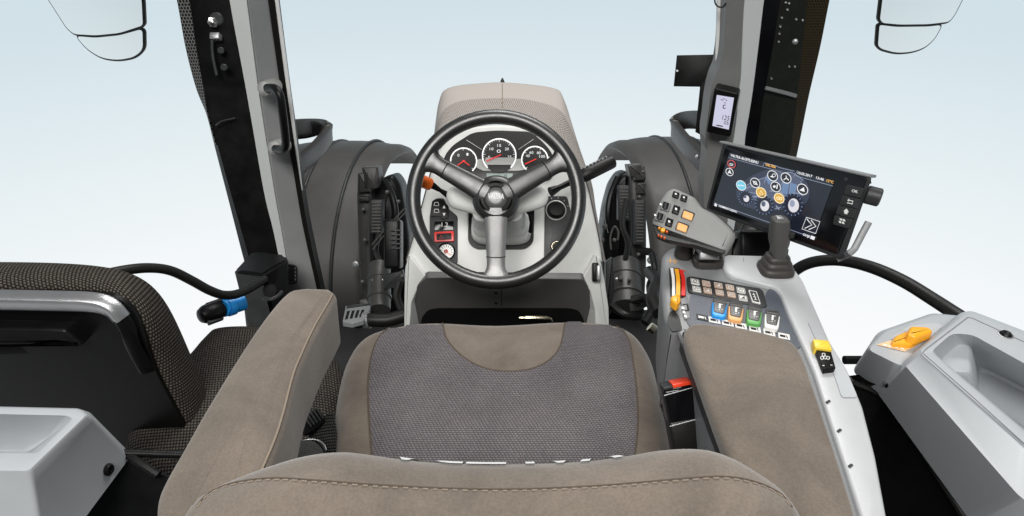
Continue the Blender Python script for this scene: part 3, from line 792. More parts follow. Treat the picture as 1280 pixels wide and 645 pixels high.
obj('side_leg', padbm(lg2.poly(rp([(762, 425), (761, 385), (757, 356), (752, 330), (745, 318), (727, 349), (738, 364), (744, 388), (745.5, 425)], 2)), lg2.n, .12, .003), M['dash'], dash)
lt = obj('side_latch', boxbm(D(744, 340, 1.43), RT * .007, UP * .021, FW * .008, .003), M['black'], dash)
obj('latch_lever', boxbm(D(748.5, 341, 1.42), RT * .005, UP * .017, FW * .005, .003), M['satin'], lt)
# ================================================================== control console (right armrest)
con = thing('control_console', DZ(960, 480, .64), 'grey armrest console with taupe pad, joysticks, keypad and coloured levers', 'control console')
K = .098
pt = zplane(.775, .64, K); pp = zplane(.80, .64, K)
outl = rp([(828, 316, 12), (840, 307, 8), (872, 311), (905, 317), (962, 320), (988, 330, 14), (1003, 348), (1020, 386), (1037, 425), (1058, 460), (1078, 506), (1094, 570), (1108, 645), (1116, 730), (966, 730), (936, 622), (916, 573), (893, 520), (872, 462), (853, 415), (838, 412), (830, 392), (826, 350)], 4)
obj('console_body', padbm(pt.poly(outl), pt.n, .15, .008, seg=4, under=.012), M['mid'], con)
# side rails left of the pad
sk = bmesh.new()
for dx in (0, 9): tubebm([pt.at(846 + dx, 408, -.004), pt.at(862 + dx, 450, -.004), pt.at(884 + dx, 508, -.004), pt.at(909 + dx, 575, -.004), pt.at(930 + dx, 640, -.004)], .0028, 8, bm=sk)
obj('side_rail', padbm(pt.poly(rp([(853, 414), (862, 414), (884, 470), (906, 525), (932, 585), (960, 660), (948, 660), (920, 590), (890, 515)], 2), .004), pt.n, .03, .002), M['dark'], con)
pad_px = [(p.x, p.y) for p in cm([(857, 420), (859, 407), (870, 401.5), (900, 403.5), (936, 409), (970, 417), (992, 426), (1005, 444), (1020, 484), (1036, 532), (1054, 586), (1074, 650), (1092, 720), (1020, 735), (966, 730), (942, 650), (916, 580), (893, 520), (872, 462)], 5, True)]
ap = obj('armrest_pad', padbm(pp.poly(pad_px), pp.n, .026, .009, .004, seg=4, under=.003), M['suede'], con, sharp=60)
# pale outer trim
tp = pt.up(.007)
trim = rp([(906, 317.5), (962, 319, 6), (990, 331, 16), (1003, 348), (1020, 386), (1037, 425), (1060, 462), (1079, 508), (1095, 570), (1109, 645), (1117, 735), (1098, 735), (1078, 650), (1058, 588), (1036, 522), (1018, 466), (1006, 437), (985, 390), (976, 366, 12), (968, 358, 8), (940, 351), (912, 344, 12), (903, 334, 10)], 5)
tr = obj('outer_trim', padbm(tp.poly(trim), tp.n, .02, .004, seg=3), M['trim'], con)
bm = bmesh.new()
for a, b in (((1032, 500), (1037, 514)), ((1046, 536), (1051, 551)), ((1060, 580), (1065, 594))):
    strokebm(tp, [(a[0] + 1, a[1] + 4), (a[0] + 5, a[1] + 1)], .0025, .0002, .001, bm=bm)
obj('clip_slots', bm, M['dark'], tr)
tq = tp.up(.0006)
pk = obj('trim_pocket', flatbm(tq.poly(rp([(1009, 402), (1033, 425), (1056, 461), (1072, 497, 5), (1052, 497, 4), (1043, 470), (1024, 434)], 4)), tq.n, t=.0008), M['cool'], con)
ul = obj('unlock_switch', padbm(tq.poly(rp([(1019, 433), (1038, 436), (1045, 460), (1030, 462)], 1.5), .007), tq.n, .007, .001), M['black'], con)
ub = tq.up(.0072); bm = bmesh.new()
for x, y in ((1027.5, 447.5), (1031.5, 447), (1029.5, 443.5), (1035, 447.5)): strokebm(ub, ell(x, y, 1.9, 1.9, 14), .0007, 0, .0003, closed=True, bm=bm)
strokebm(ub, [(1028, 457), (1030.5, 457)], .0008, 0, .0003, bm=bm); strokebm(ub, [(1038, 456.5), (1040.5, 456.5)], .0008, 0, .0003, bm=bm)
obj('wheels_icon', bm, M['white'], ul)
obj('yellow_tab', padbm(tq.poly(rp([(1016, 423), (1036, 425), (1041, 437), (1019, 434)], 2), .011), tq.n, .011, .002), M['yellow'], ul)
# sunken control field
dp = pt.up(.0006)
obj('control_field', flatbm(dp.poly(rp([(862, 372), (866, 366), (950, 384), (960, 362), (966, 361), (980, 372), (990, 396), (1004, 432), (990, 440), (870, 420), (858, 402)], 3)), dp.n, t=.001), M['navy'], con)
kpd = pt.up(.003)
kb = obj('keypad', padbm(kpd.poly(rp([(858, 346, 4), (864, 345), (950, 360, 4), (954, 363), (959.5, 383, 4), (954, 384.5), (866, 366.5), (860.5, 364)], 3)), kpd.n, .004, .001), M['dark'], con)
kq = kpd.up(.0002)
def quadpx(cx, cy, wx, wy, hx, hy): return [(cx - wx + hx, cy - wy + hy), (cx + wx + hx, cy + wy + hy), (cx + wx - hx, cy + wy - hy), (cx - wx - hx, cy - wy - hy)]
M['label_c'] = M['label']
row1 = [(869, 351.4), (883, 354), (898, 356.4), (912.4, 359), (926.4, 362.2)]
row2 = [(871, 360.5), (884.6, 363), (899.6, 365.4), (914.3, 368), (929, 371.8)]
for r_, row in enumerate((row1, row2)):
    for i, (x, y) in enumerate(row):
        q_ = quadpx(x, y, 5.4, 1.0, .55, 3.3)
        b = obj('keypad_button', padbm(kq.poly(rp(q_, 1), .002), kq.n, .002, .0006), M['label_brown'] if i in (1, 2, 3) else M['label'], kb)
        bm = bmesh.new(); h = kq.up(.0023); pts = quadpx(x, y, 4.4, .8, .45, 2.5)
        strokebm(h, pts, .0006, 0, .0003, closed=True, bm=bm)
        if (i + r_) % 3 == 0: strokebm(h, ell(x, y, 2.2, 1.5, 12), .0007, 0, .0003, closed=True, bm=bm)
        elif (i + r_) % 3 == 1: strokebm(h, [(x - 2.6, y + .8), (x - 1, y - 1.4), (x + .8, y + .9), (x + 2.6, y - .6)], .0009, 0, .0003, bm=bm)
        else: flatbm(h.poly([(x - 2.4, y + .9), (x + 2.6, y + 1.5), (x + 1.2, y - 1.4)]), h.n, t=.0003, bm=bm)
        obj('icon', bm, M['dark'] if i not in (1, 2, 3) else M['label'], b)
q_ = [(935.5, 362), (946, 364), (951, 379.5), (940.5, 377)]
b = obj('keypad_button', padbm(kq.poly(rp(q_, 1), .002), kq.n, .002, .0006), M['label'], kb)
h = kq.up(.0023); bm = bmesh.new()
flatbm(h.poly(rp([(937, 363.5), (945, 365), (949.4, 378), (941.2, 376)], 1)), h.n, t=.0002, bm=bm)
ii = obj('icon', bm, M['dark'], b); bm = bmesh.new(); h = h.up(.0003)
strokebm(h, [(941.8, 366.5), (944.8, 374.5)], .0007, 0, .0003, bm=bm)
for f in (.1, .5, .9): strokebm(h, [(940 + 3 * f, 367 + 8 * f), (943.6 + 3 * f, 367.6 + 8 * f)], .0007, 0, .0003, bm=bm)
obj('scale_marks', bm, M['white'], ii)
# coloured paddles
M['paddle'] = mk('paddle_grey', (.085, .082, .078), .35, bump=.2, bscale=900)
pl_ = pt.up(.004)
for (x, y), mt in zip(((899.5, 385.5), (920, 390), (943, 394.5), (965.5, 400)), ('blue', 'paddle_orange', 'green', 'white')):
    bdr = rp([(x - 9, y - 9), (x + 10, y - 5.5), (x + 8, y + 11.5, 4), (x - 10, y + 8, 4)], 2)
    pdl = obj('hydraulic_paddle', padbm(pl_.poly(bdr, .004), pl_.n, .007, .002), M[mt], con)
    inn = rp([(x - 7.4, y - 9.2), (x + 8.8, y - 5.6), (x + 5.8, y + 6.6, 2), (x - 7.2, y + 3.6, 2)], 1.5)
    fc = obj('paddle_face', padbm(pl_.poly(inn, .0052), pl_.n, .004, .0010), M['paddle'], pdl)
    obj('hinge', padbm(pl_.poly(rp([(x - 7.2, y - 14.6), (x + 9.2, y - 11.2), (x + 9.6, y - 6.6), (x - 8, y - 10.2)], 1), .0058), pl_.n, .009, .002), M['lower'], pdl)
    bm = bmesh.new(); h = pl_.up(.0055)
    flatbm(h.poly([(x - .8, y - 6), (x + 1.6, y - 5.5), (x + 1.2, y + .2), (x - 1.2, y - .3)]), h.n, t=.0003, bm=bm)
    strokebm(h, [(x + 1, y - 5), (x + 4, y - 4.8)], .0009, 0, .0003, bm=bm); strokebm(h, [(x + 2.6, y + 1.2), (x + 3.8, y + 1.4)], .0012, 0, .0003, bm=bm); strokebm(h, [(x - 1, y + 1.6), (x + .6, y + 1.9)], .0012, 0, .0003, bm=bm)
    obj('paddle_icon', bm, M['white'], pdl)
# row of paper white legends in front of the pad
h = pt.up(.002)
for i, (x, y) in enumerate(((878, 397), (893, 400.5), (909.5, 404), (926, 407.5), (943.5, 411.5), (961.5, 416), (980, 420.5))):
    l_ = obj('legend_label', flatbm(h.poly(quadpx(x, y, 7.2, 1.4, .5, 3.4)), h.n, t=.0006), M['label'] if i else M['dark'], con)
    h2 = h.up(.0007); bm = bmesh.new()
    flatbm(h2.poly(quadpx(x - 1.6, y - .6, 3.4, .7, .2, 1.3)), h2.n, t=.0002, bm=bm); strokebm(h2, [(x + 3, y - 1), (x + 4.4, y + 2.4)], .0011, 0, .0002, bm=bm)
    obj('icon', bm, M['black'] if i else M['label'], l_)
# throttle slider
sl = obj('throttle_slider', padbm(pt.poly(rp([(836, 334), (850, 335), (856, 350), (858, 372), (848, 380), (838, 372)], 3), .001), pt.n, .002, .0005), M['dark'], con)
h = pt.up(.0015)
def arcstrip(pts, w0, mt, hh, nm):
    bm = strokebm(h, [(p.x, p.y) for p in cm(pts, 5)], w0, hh, .0015); return obj(nm, bm, mt, sl)
arcstrip([(839.5, 336), (841.6, 350), (842, 371)], .004, M['white'], 0, 'scale_strip')
arcstrip([(845.5, 337), (847.5, 350), (847.5, 370)], .0052, M['amber'], .006, 'lever_track')
arcstrip([(850.6, 338), (854, 350), (854, 370)], .005, M['red'], .002, 'limit_strip')
obj('slider_handle', padbm(h.poly(rp([(838.5, 370), (844, 367), (851, 369), (851, 376), (846, 380), (839, 374)], 2), .016), h.n, .012, .003), M['amber'], sl)
gt = obj('gate_switch', padbm(pt.poly(rp([(850, 373), (860, 370), (863.5, 397), (856, 399)], 2), .003), pt.n, .004, .001), M['mid'], con)
h = pt.up(.0034); bm = bmesh.new()
strokebm(h, [(853.5, 381), (859, 380), (860.5, 388), (856, 388.5)], .0024, 0, .0003, bm=bm)
obj('gate_slot', bm, M['black'], gt)
bm = bmesh.new()
for x, y in ((853.5, 385), (855, 390.5), (856.8, 395.5)): flatbm(h.poly(quadpx(x, y, 1.7, .3, .2, 1.3)), h.n, t=.0003, bm=bm)
obj('gate_marks', bm, M['white'], gt)
obj('finger_recess', flatbm(pt.poly(rp([(834, 404, 4), (836, 392, 4), (842, 387, 4), (849, 396, 4), (853, 413, 3), (840, 415, 3)], 3), .0006), pt.n, t=.0008), M['dark'], con)
bm = bmesh.new(); h = pt.up(.0008); strokebm(h, [(835, 326), (847, 327)], .0008, 0, .0002, bm=bm); strokebm(h, [(838, 322.5), (838, 329)], .0008, 0, .0002, bm=bm); strokebm(h, [(843, 324), (844, 330)], .0008, 0, .0002, bm=bm)
obj('arrow_icons', bm, M['amber'], con)
bm = bmesh.new(); strokebm(h, [(854, 338), (857, 339)], .0014, 0, .0003, bm=bm); obj('red_mark', bm, M['red'], con)
# rubber knob with an amber symbol
kb_ = pt.at(854, 320)
kn = obj('rocker_knob', lathebm(kb_, V((0, -.1, 1)), [(.0125, 0), (.0138, .004), (.0132, .012), (.012, .020), (.010, .026), (.0001, .027)], 28), M['rubber_brown'], con)
tq_ = zplane(kb_.z + .0285, kb_.y, K)
obj('amber_symbol', merge(strokebm(tq_, ell(855.5, 304, 2.4, 2, 12), .0012, 0, .0006, closed=True), strokebm(tq_, [(852, 307), (859, 307)], .0016, 0, .0006)), M['amber'], kn)
# multi-function grip on its bellows
b0 = pt.at(884, 330)
def bellows(c, rx, ry, hs, nm, par, mat=M['rubber_brown']):
    rings = []
    for sc_, z in hs:
        rings.append([c + (RT * math.copysign(abs(math.cos(t)) ** .6, math.cos(t)) * rx + V((0, 1, 0)) * math.copysign(abs(math.sin(t)) ** .6, math.sin(t)) * ry) * sc_ + V((0, .1 * z, z)) for t in [2 * math.pi * k / 36 for k in range(36)]])
    bm = bmesh.new(); loft(bm, rings, cap0=True, cap1=True); return obj(nm, bm, mat, par, sharp=50)
HS = [(1, 0), (1.03, .004), (1, .009), (.9, .010), (.92, .013), (.88, .017), (.78, .018), (.8, .021), (.76, .025), (.66, .026), (.6, .030)]
gp = obj('multifunction_grip', bmesh.new(), M['grip'], con) if False else None
gplane, GP, gd = None, None, None
GN = V((-.18, -.62, .76))
gpl = Pl(D(860, 275, .885), GN)
gout = rp([(826, 247, 6), (834, 236, 6), (843, 232, 6), (870, 244.5, 7), (874.5, 251.5), (879, 257.5, 6), (896, 265.5, 10), (916, 283, 6), (921, 290, 5), (919, 299, 5), (909, 315.5, 5), (903, 316.5, 5), (889, 312), (866.5, 305), (862, 304.5), (834, 299, 5), (822, 293), (815, 276, 5), (820, 263)], 4)
bm = padbm(gpl.poly(gout), gpl.n, .022, .010, seg=4, under=.006)
gp = obj('multifunction_grip', bm, M['grip'], con)
obj('lower_shell', padbm(gpl.poly(rp([(815, 278, 4), (822, 288), (836, 294), (866, 301), (890, 308), (909, 313, 4), (903, 317, 4), (889, 312.6), (866.5, 305.6), (862, 305.5), (834, 300, 5), (821, 294)], 3), .0004), gpl.n, .012, .001), M['dark'], gp)
obj('grip_seam', strokebm(gpl, [(879, 259), (895, 268), (913, 284), (918, 291)], .0012, .0002, .0004), M['dark'], gp)
g2_ = gpl.up(.0004)
def keyq(cx, cy, w, hh, skx=.42):
    return [(cx - w - hh * skx + 1.0, cy - w * .38 + hh), (cx + w - hh * skx + 1.0, cy + w * .38 + hh), (cx + w + hh * skx, cy + w * .38 - hh), (cx - w + hh * skx, cy - w * .38 - hh)]
def gkey(cx, cy, w, hh, mt, ic=True, nm='grip_button', up=.003):
    b = obj(nm, padbm(g2_.poly(rp(keyq(cx, cy, w, hh), 1.2), up), g2_.n, up, .001), M[mt], gp)
    if ic:
        h = g2_.up(up + .0002)
        obj('icon', flatbm(h.poly(keyq(cx, cy - .6, w * .3, hh * .26)), h.n, t=.0003), M['white'], b)
    return b
gkey(844.3, 243, 3.9, 3.6, 'black'); gkey(854.4, 247.3, 3.9, 3.7, 'black')
gkey(844.6, 261.8, 4.2, 5.0, 'black'); gkey(836, 277.5, 4.2, 4.8, 'black')
for x, y in ((859.3, 269), (852.2, 284)):
    obj('bezel', padbm(g2_.poly(rp(keyq(x, y, 7.2, 5.2, .5), 1.2), .0006), g2_.n, .001, .0003), M['dark'], gkey(x, y, 6.0, 4.0, 'lit_amber', False))
for x, y in ((831.5, 257), (824.5, 270.5)):
    s_ = obj('grip_scroll_wheel', padbm(g2_.poly(rp(keyq(x, y, 5.6, 5.4), 2), .004), g2_.n, .005, .002), M['mid'], gp)
    obj('slot', flatbm(g2_.poly(keyq(x, y, 3.6, 4.0), .0042), g2_.n, t=.0006), M['matte'], s_)
    obj('wheel_tread', padbm(g2_.poly(keyq(x - .3, y + .2, 1.5, 3.6), .007), g2_.n, .004, .001), M['dark'], s_)
    bm = bmesh.new(); hh = g2_.up(.0045)
    flatbm(hh.poly(keyq(x - 6, y - 1.6, 1.2, 1.1)), g2_.n, t=.0004, bm=bm); obj('wheel_mark', bm, M['white'], s_)
for x, y, r_ in ((828.5, 289, 3.2), (833.5, 291, 1.5), (824, 286.5, 1.6), (826.5, 297, 1.4), (830.5, 298.5, 1.4), (823, 295.5, 1.2)):
    obj('amber_button', lathebm(g2_.at(x, y, -.001), g2_.n, [(r_ * .0011, 0), (r_ * .0011, .004), (r_ * .0008, .0056), (.0001, .006)], 16), M['amber'] if r_ > 1.5 else M['orange'], gp)
obj('neck_plate', boxbm(D(886, 318, (b0 - CAM).dot(FW) - .032), RT * .0135, UP * .0075, FW * .005, .002), M['satin'], con)
obj('grip_neck', tubebm([b0 + V((0, .003, .024)), b0 + V((-.002, .006, .04)), b0 + V((-.004, .008, .056))], [.020, .018, .016], 16, flat=.016, up=(1, 0, 0)), M['satin'], gp)
bellows(b0, .0215, .015, HS, 'bellows', con)
# small joystick
j0 = pt.at(969, 338, .007)
js = obj('joystick', bmesh.new(), M['grip'], con) if False else None
rings = []
for z, wx, wy in ((.020, .0105, .0105), (.036, .0115, .0115), (.046, .0145, .013), (.054, .0152, .0138), (.068, .0142, .0138), (.078, .0132, .0126), (.0815, .0125, .0120), (.0835, .0098, .009)):
    f = (z - .02) / .0635
    rings.append([j0 + V((-.0105 * f - .0005, -.003 * f, z)) + V((math.copysign(abs(math.cos(t)) ** .55, math.cos(t)) * wx * .87, math.copysign(abs(math.sin(t)) ** .55, math.sin(t)) * wy * .9, 0)) for t in [2 * math.pi * k / 28 for k in range(28)]])
bm = bmesh.new(); loft(bm, rings, cap0=True, cap1=True)
js = obj('joystick', bm, M['joy'], con)
tj = j0 + V((-.011, -.003, .0835))
obj('thumb_button', boxbm(tj + V((-.002, -.001, .001)), V((.0045, 0, 0)), V((0, .005, 0)), V((0, 0, .0016)), .001), M['satin'], js)
obj('side_button', boxbm(j0 + V((.004, -.0155, .064)), V((.003, 0, 0)), V((0, .0016, 0)), V((0, 0, .004)), .001), M['dark'], js)
bellows(j0, .0235, .0205, [(1, -.001), (1.02, .003), (.97, .007), (.85, .0085), (.86, .011), (.81, .015), (.69, .0165), (.7, .019), (.65, .023), (.5, .0245), (.48, .034)], 'bellows', con)
obj('panel_mark', strokebm(tp, [(929.5, 322), (929, 327)], .0008, .0003, .0003), M['mid'], con)

# ================================================================== touchscreen
qp, QP, qd = quad_plane((903.5, 177.5), (1090, 219.5), (1051, 325), (881, 262.5), 1.02)
print('terminal depths', [round(x, 3) for x in qd], 'size', round((QP[1] - QP[0]).length, 3), round((QP[3] - QP[0]).length, 3))
ts = thing('touchscreen_terminal', D(950, 300, 1.02), 'black touchscreen terminal on arm showing tractor picture with round icons', 'touchscreen')
obj('housing', padbm(qp.poly(rp([(903, 177), (1089, 219, 8), (1052, 325.5, 8), (881, 263, 6)], 4)), qp.n, .016, .003, under=.012), M['dark'], ts)
q1 = qp.up(.001)
gl = obj('glass_front', padbm(q1.poly(rp([(907, 181.5), (1084, 221.5), (1047, 318.5), (885, 260)], 4)), q1.n, .003, .0006), M['gloss'], ts)
q2 = q1.up(.0004)
scr = obj('screen', flatbm(q2.poly([(912, 190.5), (1043, 226), (1016, 299.5), (891, 256.5)]), q2.n, t=.0003), M['scr'], ts)
q3 = q2.up(.0006); q4 = q2.up(.0012); q5 = q2.up(.0018)
# map: screen-picture coordinates follow the photo
obj('title_text', textbm(q4, 'VALTRA-ALOITUSSIVU', (913, 195.2), (947.5, 205), 3.2, 0, .0002, bold=.015), M['lit_white'], scr)
obj('tab_text', textbm(q4, 'VALTRA', (956.5, 206.8), (969.5, 210.5), 3.2, 0, .0002, bold=.01), M['lit_orange'], scr)
bm = bmesh.new(); strokebm(q3, [(953.5, 208), (955.5, 203.6), (971, 207.6), (973.5, 209.2), (993, 214)], .0007, 0, .0002, bm=bm)
strokebm(q3, [(911, 197), (1041, 232.5)], .0006, 0, .0002, bm=bm); strokebm(q3, [(893, 254), (1016, 297)], .0006, 0, .0002, bm=bm)
obj('ruling_line', bm, M['scr_mid'], scr)
bm = textbm(q4, '10.05.2017', (997, 217.2), (1015, 222), 3.2, 0, .0002, bold=.01); textbm(q4, '13:46', (1020, 223.5), (1029.5, 226), 3.2, 0, .0002, bm=bm, bold=.01)
obj('date_text', bm, M['lit_white'], scr)
obj('temperature_text', textbm(q4, '12\u00b0C', (1033, 227), (1041.5, 229.4), 3.2, 0, .0002, bold=.01), M['lit_orange'], scr)
obj('footer_text', textbm(q4, 'HUMMASTUSSIVU', (898.5, 258.3), (921, 266.2), 2.6, 0, .0002, bold=.012), M['lit_white'], scr)
obj('footer_icon', flatbm(q4.poly([(893, 257.3), (895.8, 258.2), (896.2, 256.2), (895, 253.8), (893.5, 254.6)]), q4.n, t=.0002), M['lit_white'], scr)
bm = textbm(q4, 'OHJE', (1003.5, 294.2), (1012, 297.3), 3.0, 0, .0002, bold=.01); flatbm(q4.poly([(1014, 294.4), (1019, 296.2), (1017.6, 300), (1012.8, 298.2)]), q4.n, t=.0002, bm=bm)
obj('help_text', bm, M['lit_white'], scr)
bm = strokebm(q4, [(1008, 271.5), (1025, 277), (1019.5, 292), (1002.5, 286.2)], .0008, 0, .0002, closed=True)
strokebm(q4, [(1008.5, 273.5), (1014.8, 281.2), (1006, 285.4)], .0011, 0, .0002, bm=bm); strokebm(q4, [(1014, 275.2), (1020, 283), (1011, 287)], .0011, 0, .0002, bm=bm)
obj('next_button', bm, M['lit_white'], scr)
# tractor picture: body, bonnet, cab, wheels
bm = flatbm(q3.poly(rp([(918, 240), (934, 222), (962, 210), (994, 214), (1014, 232), (1010, 256), (980, 262), (950, 264), (925, 256)], 14)), q3.n, t=.0001)
obj('picture_glow', bm, M['scr_halo'], scr)
hq = q3.up(.0002)
bm = flatbm(hq.poly(rp([(927, 238), (938, 228), (955, 222), (960, 216), (978, 215), (986, 216), (1000, 222), (1003, 234), (1000, 247), (986, 252), (966, 250), (950, 252), (930, 247)], 4)), q3.n, t=.0001)
obj('tractor_body', bm, M['scr_glow'], scr)
h = q3.up(.0004); bm = flatbm(h.poly([(979, 228), (987, 229), (984, 244), (976, 240)]), h.n, t=.0001); flatbm(h.poly([(988.5, 228), (996, 231), (993, 243), (986, 244)]), h.n, t=.0001, bm=bm); flatbm(h.poly([(957, 223), (962, 217.5), (966, 226), (961, 231)]), h.n, t=.0001, bm=bm)
obj('tractor_glass', bm, M['scr_glass'], scr)
bm = bmesh.new(); h = q3.up(.0005)
for ln, w_ in (([(980, 216), (989, 215.5), (999, 221), (1004, 226)], .0009), ([(930, 242), (940, 246), (951, 246), (960, 244)], .0008), ([(955, 229), (958, 220), (966, 216.5)], .0009), ([(962, 239), (970, 238), (977, 241), (984, 248)], .001),
               ([(1001, 226), (1004, 236), (1001, 243)], .0009), ([(992, 221), (997, 213)], .0006), ([(928, 238), (936, 234), (948, 232)], .0008), ([(934, 231), (946, 225), (956, 222)], .0007), ([(996, 231), (993, 243), (986, 244), (988.5, 228)], .0006),
               ([(983, 247), (990, 241.5), (999, 241.5), (1004, 245)], .001), ([(941, 246), (950, 243.5), (958, 245)], .0009), ([(970, 257), (974, 262)], .0016), ([(969, 261), (976, 259)], .001), ([(975, 232), (979, 228)], .0007), ([(936, 240), (946, 242)], .0007), ([(966, 246), (972, 252)], .0008)):
    strokebm(h, ln, w_, 0, .0001, bm=bm)
obj('tractor_lines', bm, M['scr_mid'], scr)
def rot(cx, cy, rx, ry, n=26, k=.2):
    return [(cx + rx * math.cos(a) + k * ry * math.sin(a) * .6, cy + rx * math.cos(a) * .22 - ry * math.sin(a)) for a in [2 * math.pi * i / n for i in range(n)]]
for cx, cy, rx, ry, wr in ((932, 247.5, 9, 9, .45), (955, 256.5, 11.5, 12, .55), (991, 256, 12.5, 14, .62)):
    h = q3.up(.0006)
    ty = obj('tractor_tyre', flatbm(h.poly(rot(cx, cy, rx, ry)), h.n, t=.0002), M['scr_tyre'], scr)
    bm = bmesh.new(); h = h.up(.0003)
    for i in range(16):
        a = 2 * math.pi * i / 16; f = rot(cx, cy, rx, ry, 16)
        x, y = f[i]; strokebm(h, [(x, y), (cx + (x - cx) * .84, cy + (y - cy) * .84)], .0010, 0, .0002, bm=bm)
    obj('tread', bm, M['scr_glass'], ty)
    obj('rim', flatbm(h.poly(rot(cx + 1, cy + .8, rx * wr * .85, ry * wr)), h.n, t=.0002), M['scr_wheel'], ty)
    obj('hub', flatbm(h.poly(rot(cx - .6, cy - 1.6, rx * wr * .4, ry * wr * .5), .0004), h.n, t=.0002), M['scr_mid'] if cx > 960 else M['scr_glow'], ty)
icons = [(914.5, 205, 5.0, 'lit_circle', 0), (912, 215, 4.8, 'lit_white', 1), (926.5, 231.8, 6.2, 'lit_blue', 2), (944, 228.6, 6.2, 'lit_white', 3), (965.8, 219.8, 6.6, 'lit_white', 4), (982.6, 222.6, 6.6, 'lit_white', 5), (969.6, 233.6, 6.4, 'lit_white', 6), (951.5, 240.8, 6.4, 'lit_gold', 7), (974, 247.8, 6.4, 'lit_gold', 8), (1003.3, 236.6, 6.8, 'lit_white', 9)]
for cx, cy, r_, mt, k in icons:
    fill = mt in ('lit_blue', 'lit_gold')
    c_ = obj('round_icon', flatbm(q4.poly(rot(cx, cy, r_, r_, 28, .0)), q4.n, t=.0002), M[mt] if fill else M['scr_dark'], scr)
    bm = strokebm(q5, rot(cx, cy, r_ * .95, r_ * .95, 28, .0), .0010, -.0002, .0002, closed=True)
    obj('ring', bm, M[mt] if not fill else M['lit_white'] if mt == 'lit_blue' else M['lit_cream'], c_)
    bm = bmesh.new(); h = q5
    if k == 0: strokebm(h, [(cx - 2.2, cy - .6), (cx + 2, cy + .4), (cx + 1.4, cy + 2), (cx - 2.4, cy + 1.2)], .0010, 0, .0002, closed=True, bm=bm)
    elif k == 1: flatbm(h.poly([(cx, cy - 3), (cx + 2.6, cy + 2.6), (cx, cy + 1.2), (cx - 2.6, cy + 2)]), h.n, t=.0002, bm=bm)
    elif k == 2: strokebm(h, [(cx - 4, cy - .4), (cx - 2, cy + .2), (cx - .4, cy - .5), (cx + 1.6, cy + .6), (cx + 4, cy + .6)], .0012, 0, .0002, bm=bm)
    elif k == 9: flatbm(h.poly([(cx - 4, cy + 1.2), (cx + 1.6, cy - 2.6), (cx + 2.6, cy + 3.2)]), h.n, t=.0002, bm=bm)
    elif k == 3: strokebm(h, [(cx - 3, cy - 2.4), (cx + 3, cy + 2.6)], .0014, 0, .0002, bm=bm); strokebm(h, ell(cx, cy, 2, 2, 12), .0009, 0, .0002, closed=True, bm=bm)
    elif k == 4: flatbm(h.poly([(cx - 3.6, cy + 1), (cx, cy - .5), (cx + 1.5, cy + 2.4)]), h.n, t=.0002, bm=bm); strokebm(h, ell(cx + 1.6, cy - .6, 2, 2, 12), .0008, 0, .0002, closed=True, bm=bm)
    elif k == 5: strokebm(h, [(cx, cy - 3), (cx + .5, cy), (cx - 3, cy + 2)], .0013, 0, .0002, bm=bm); strokebm(h, [(cx + .5, cy), (cx + 3.4, cy + 2.6)], .0013, 0, .0002, bm=bm)
    elif k == 6: flatbm(h.poly(ell(cx - 1.6, cy - .4, 1.7, 1.7, 12)), h.n, t=.0002, bm=bm); strokebm(h, [(cx + 2.2, cy - 3), (cx + 1.4, cy + 2.6)], .0018, 0, .0002, bm=bm)
    elif k == 7: strokebm(h, [(cx - .4, cy - 2.6), (cx + 2, cy + 2.6), (cx - 2.2, cy + 1.6)], .0009, 0, .0002, closed=True, bm=bm)
    else: strokebm(h, ell(cx - 1.4, cy - .2, 1.8, 1.5, 12), .0009, 0, .0002, closed=True, bm=bm); strokebm(h, ell(cx + 1.7, cy + .6, 1.8, 1.5, 12), .0009, 0, .0002, closed=True, bm=bm)
    obj('symbol', bm, M['lit_white'] if mt != 'lit_gold' else M['lit_cream'], c_)
# hard keys
keys = [(1067.5, 238.5), (1062.4, 251.5), (1057.6, 264), (1052.6, 276.5)]
for k, (x, y) in enumerate(keys):
    px = [(x - 9.6, y - 8.8 + 1), (x + 12.4, y - 3.6 + 1), (x + 8.0, y + 8.8 + .6), (x - 13.6 + (1.5 if k == 3 else 0), y + 3.4 + .6)]
    b = obj('key', padbm(q1.poly(rp(px, 2 if k in (0, 3) else .6), .0025), q1.n, .003, .0006), M['dark'], ts)
    h = q1.up(.0028)
    if k == 0: bm = textbm(h, 'OK', (x - 3, y + 1.2), (x + 4.6, y + 3.2), 3.6, 0, .0003, bold=.01)
    elif k == 1: bm = strokebm(h, [(x - 3.4, y + 2), (x + 3, y + 3.4), (x + 4, y), (x - 1.6, y - 1.4)], .0011, 0, .0003); flatbm(h.poly([(x - 3, y - 1.2), (x - .6, y - 3.4), (x - 1.6, y + .6)]), h.n, t=.0003, bm=bm)
    elif k == 2: bm = flatbm(h.poly([(x - 3.2, y - .2), (x + .8, y - 3.2), (x + 3.6, y + 1.6), (x + 2.2, y + 1.4), (x + 1.4, y + 4), (x - 2.4, y + 2.8), (x - 1.8, y + .4)]), h.n, t=.0003)
    else:
        bm = bmesh.new()
        for dx, dy in ((-1.4, -2.2), (2.4, -1.2), (-2.4, 1.0), (1.4, 2.0)): flatbm(h.poly(quadpx(x + dx, y + dy, 1.35, .35, .4, 1.3)), h.n, t=.0003, bm=bm)
    obj('icon', bm, M['white'], b)
obj('sensor', lathebm(q2.at(1057, 224.5), q2.n, [(.0025, 0), (.002, .0006), (.0001, .0008)], 12), M['dark'], ts)
ka = D(1083, 243, qd.y + .012); kb2 = D(1101, 247.5, qd.y + .006)
obj('rotary_knob', tubebm([ka.lerp(kb2, f) for f in (-.02, 0, .05, .9, 1.0)], [.008, .0105, .0112, .0112, .0095], 24), M['dark'], ts)
dm = (qd.y + qd.z) / 2
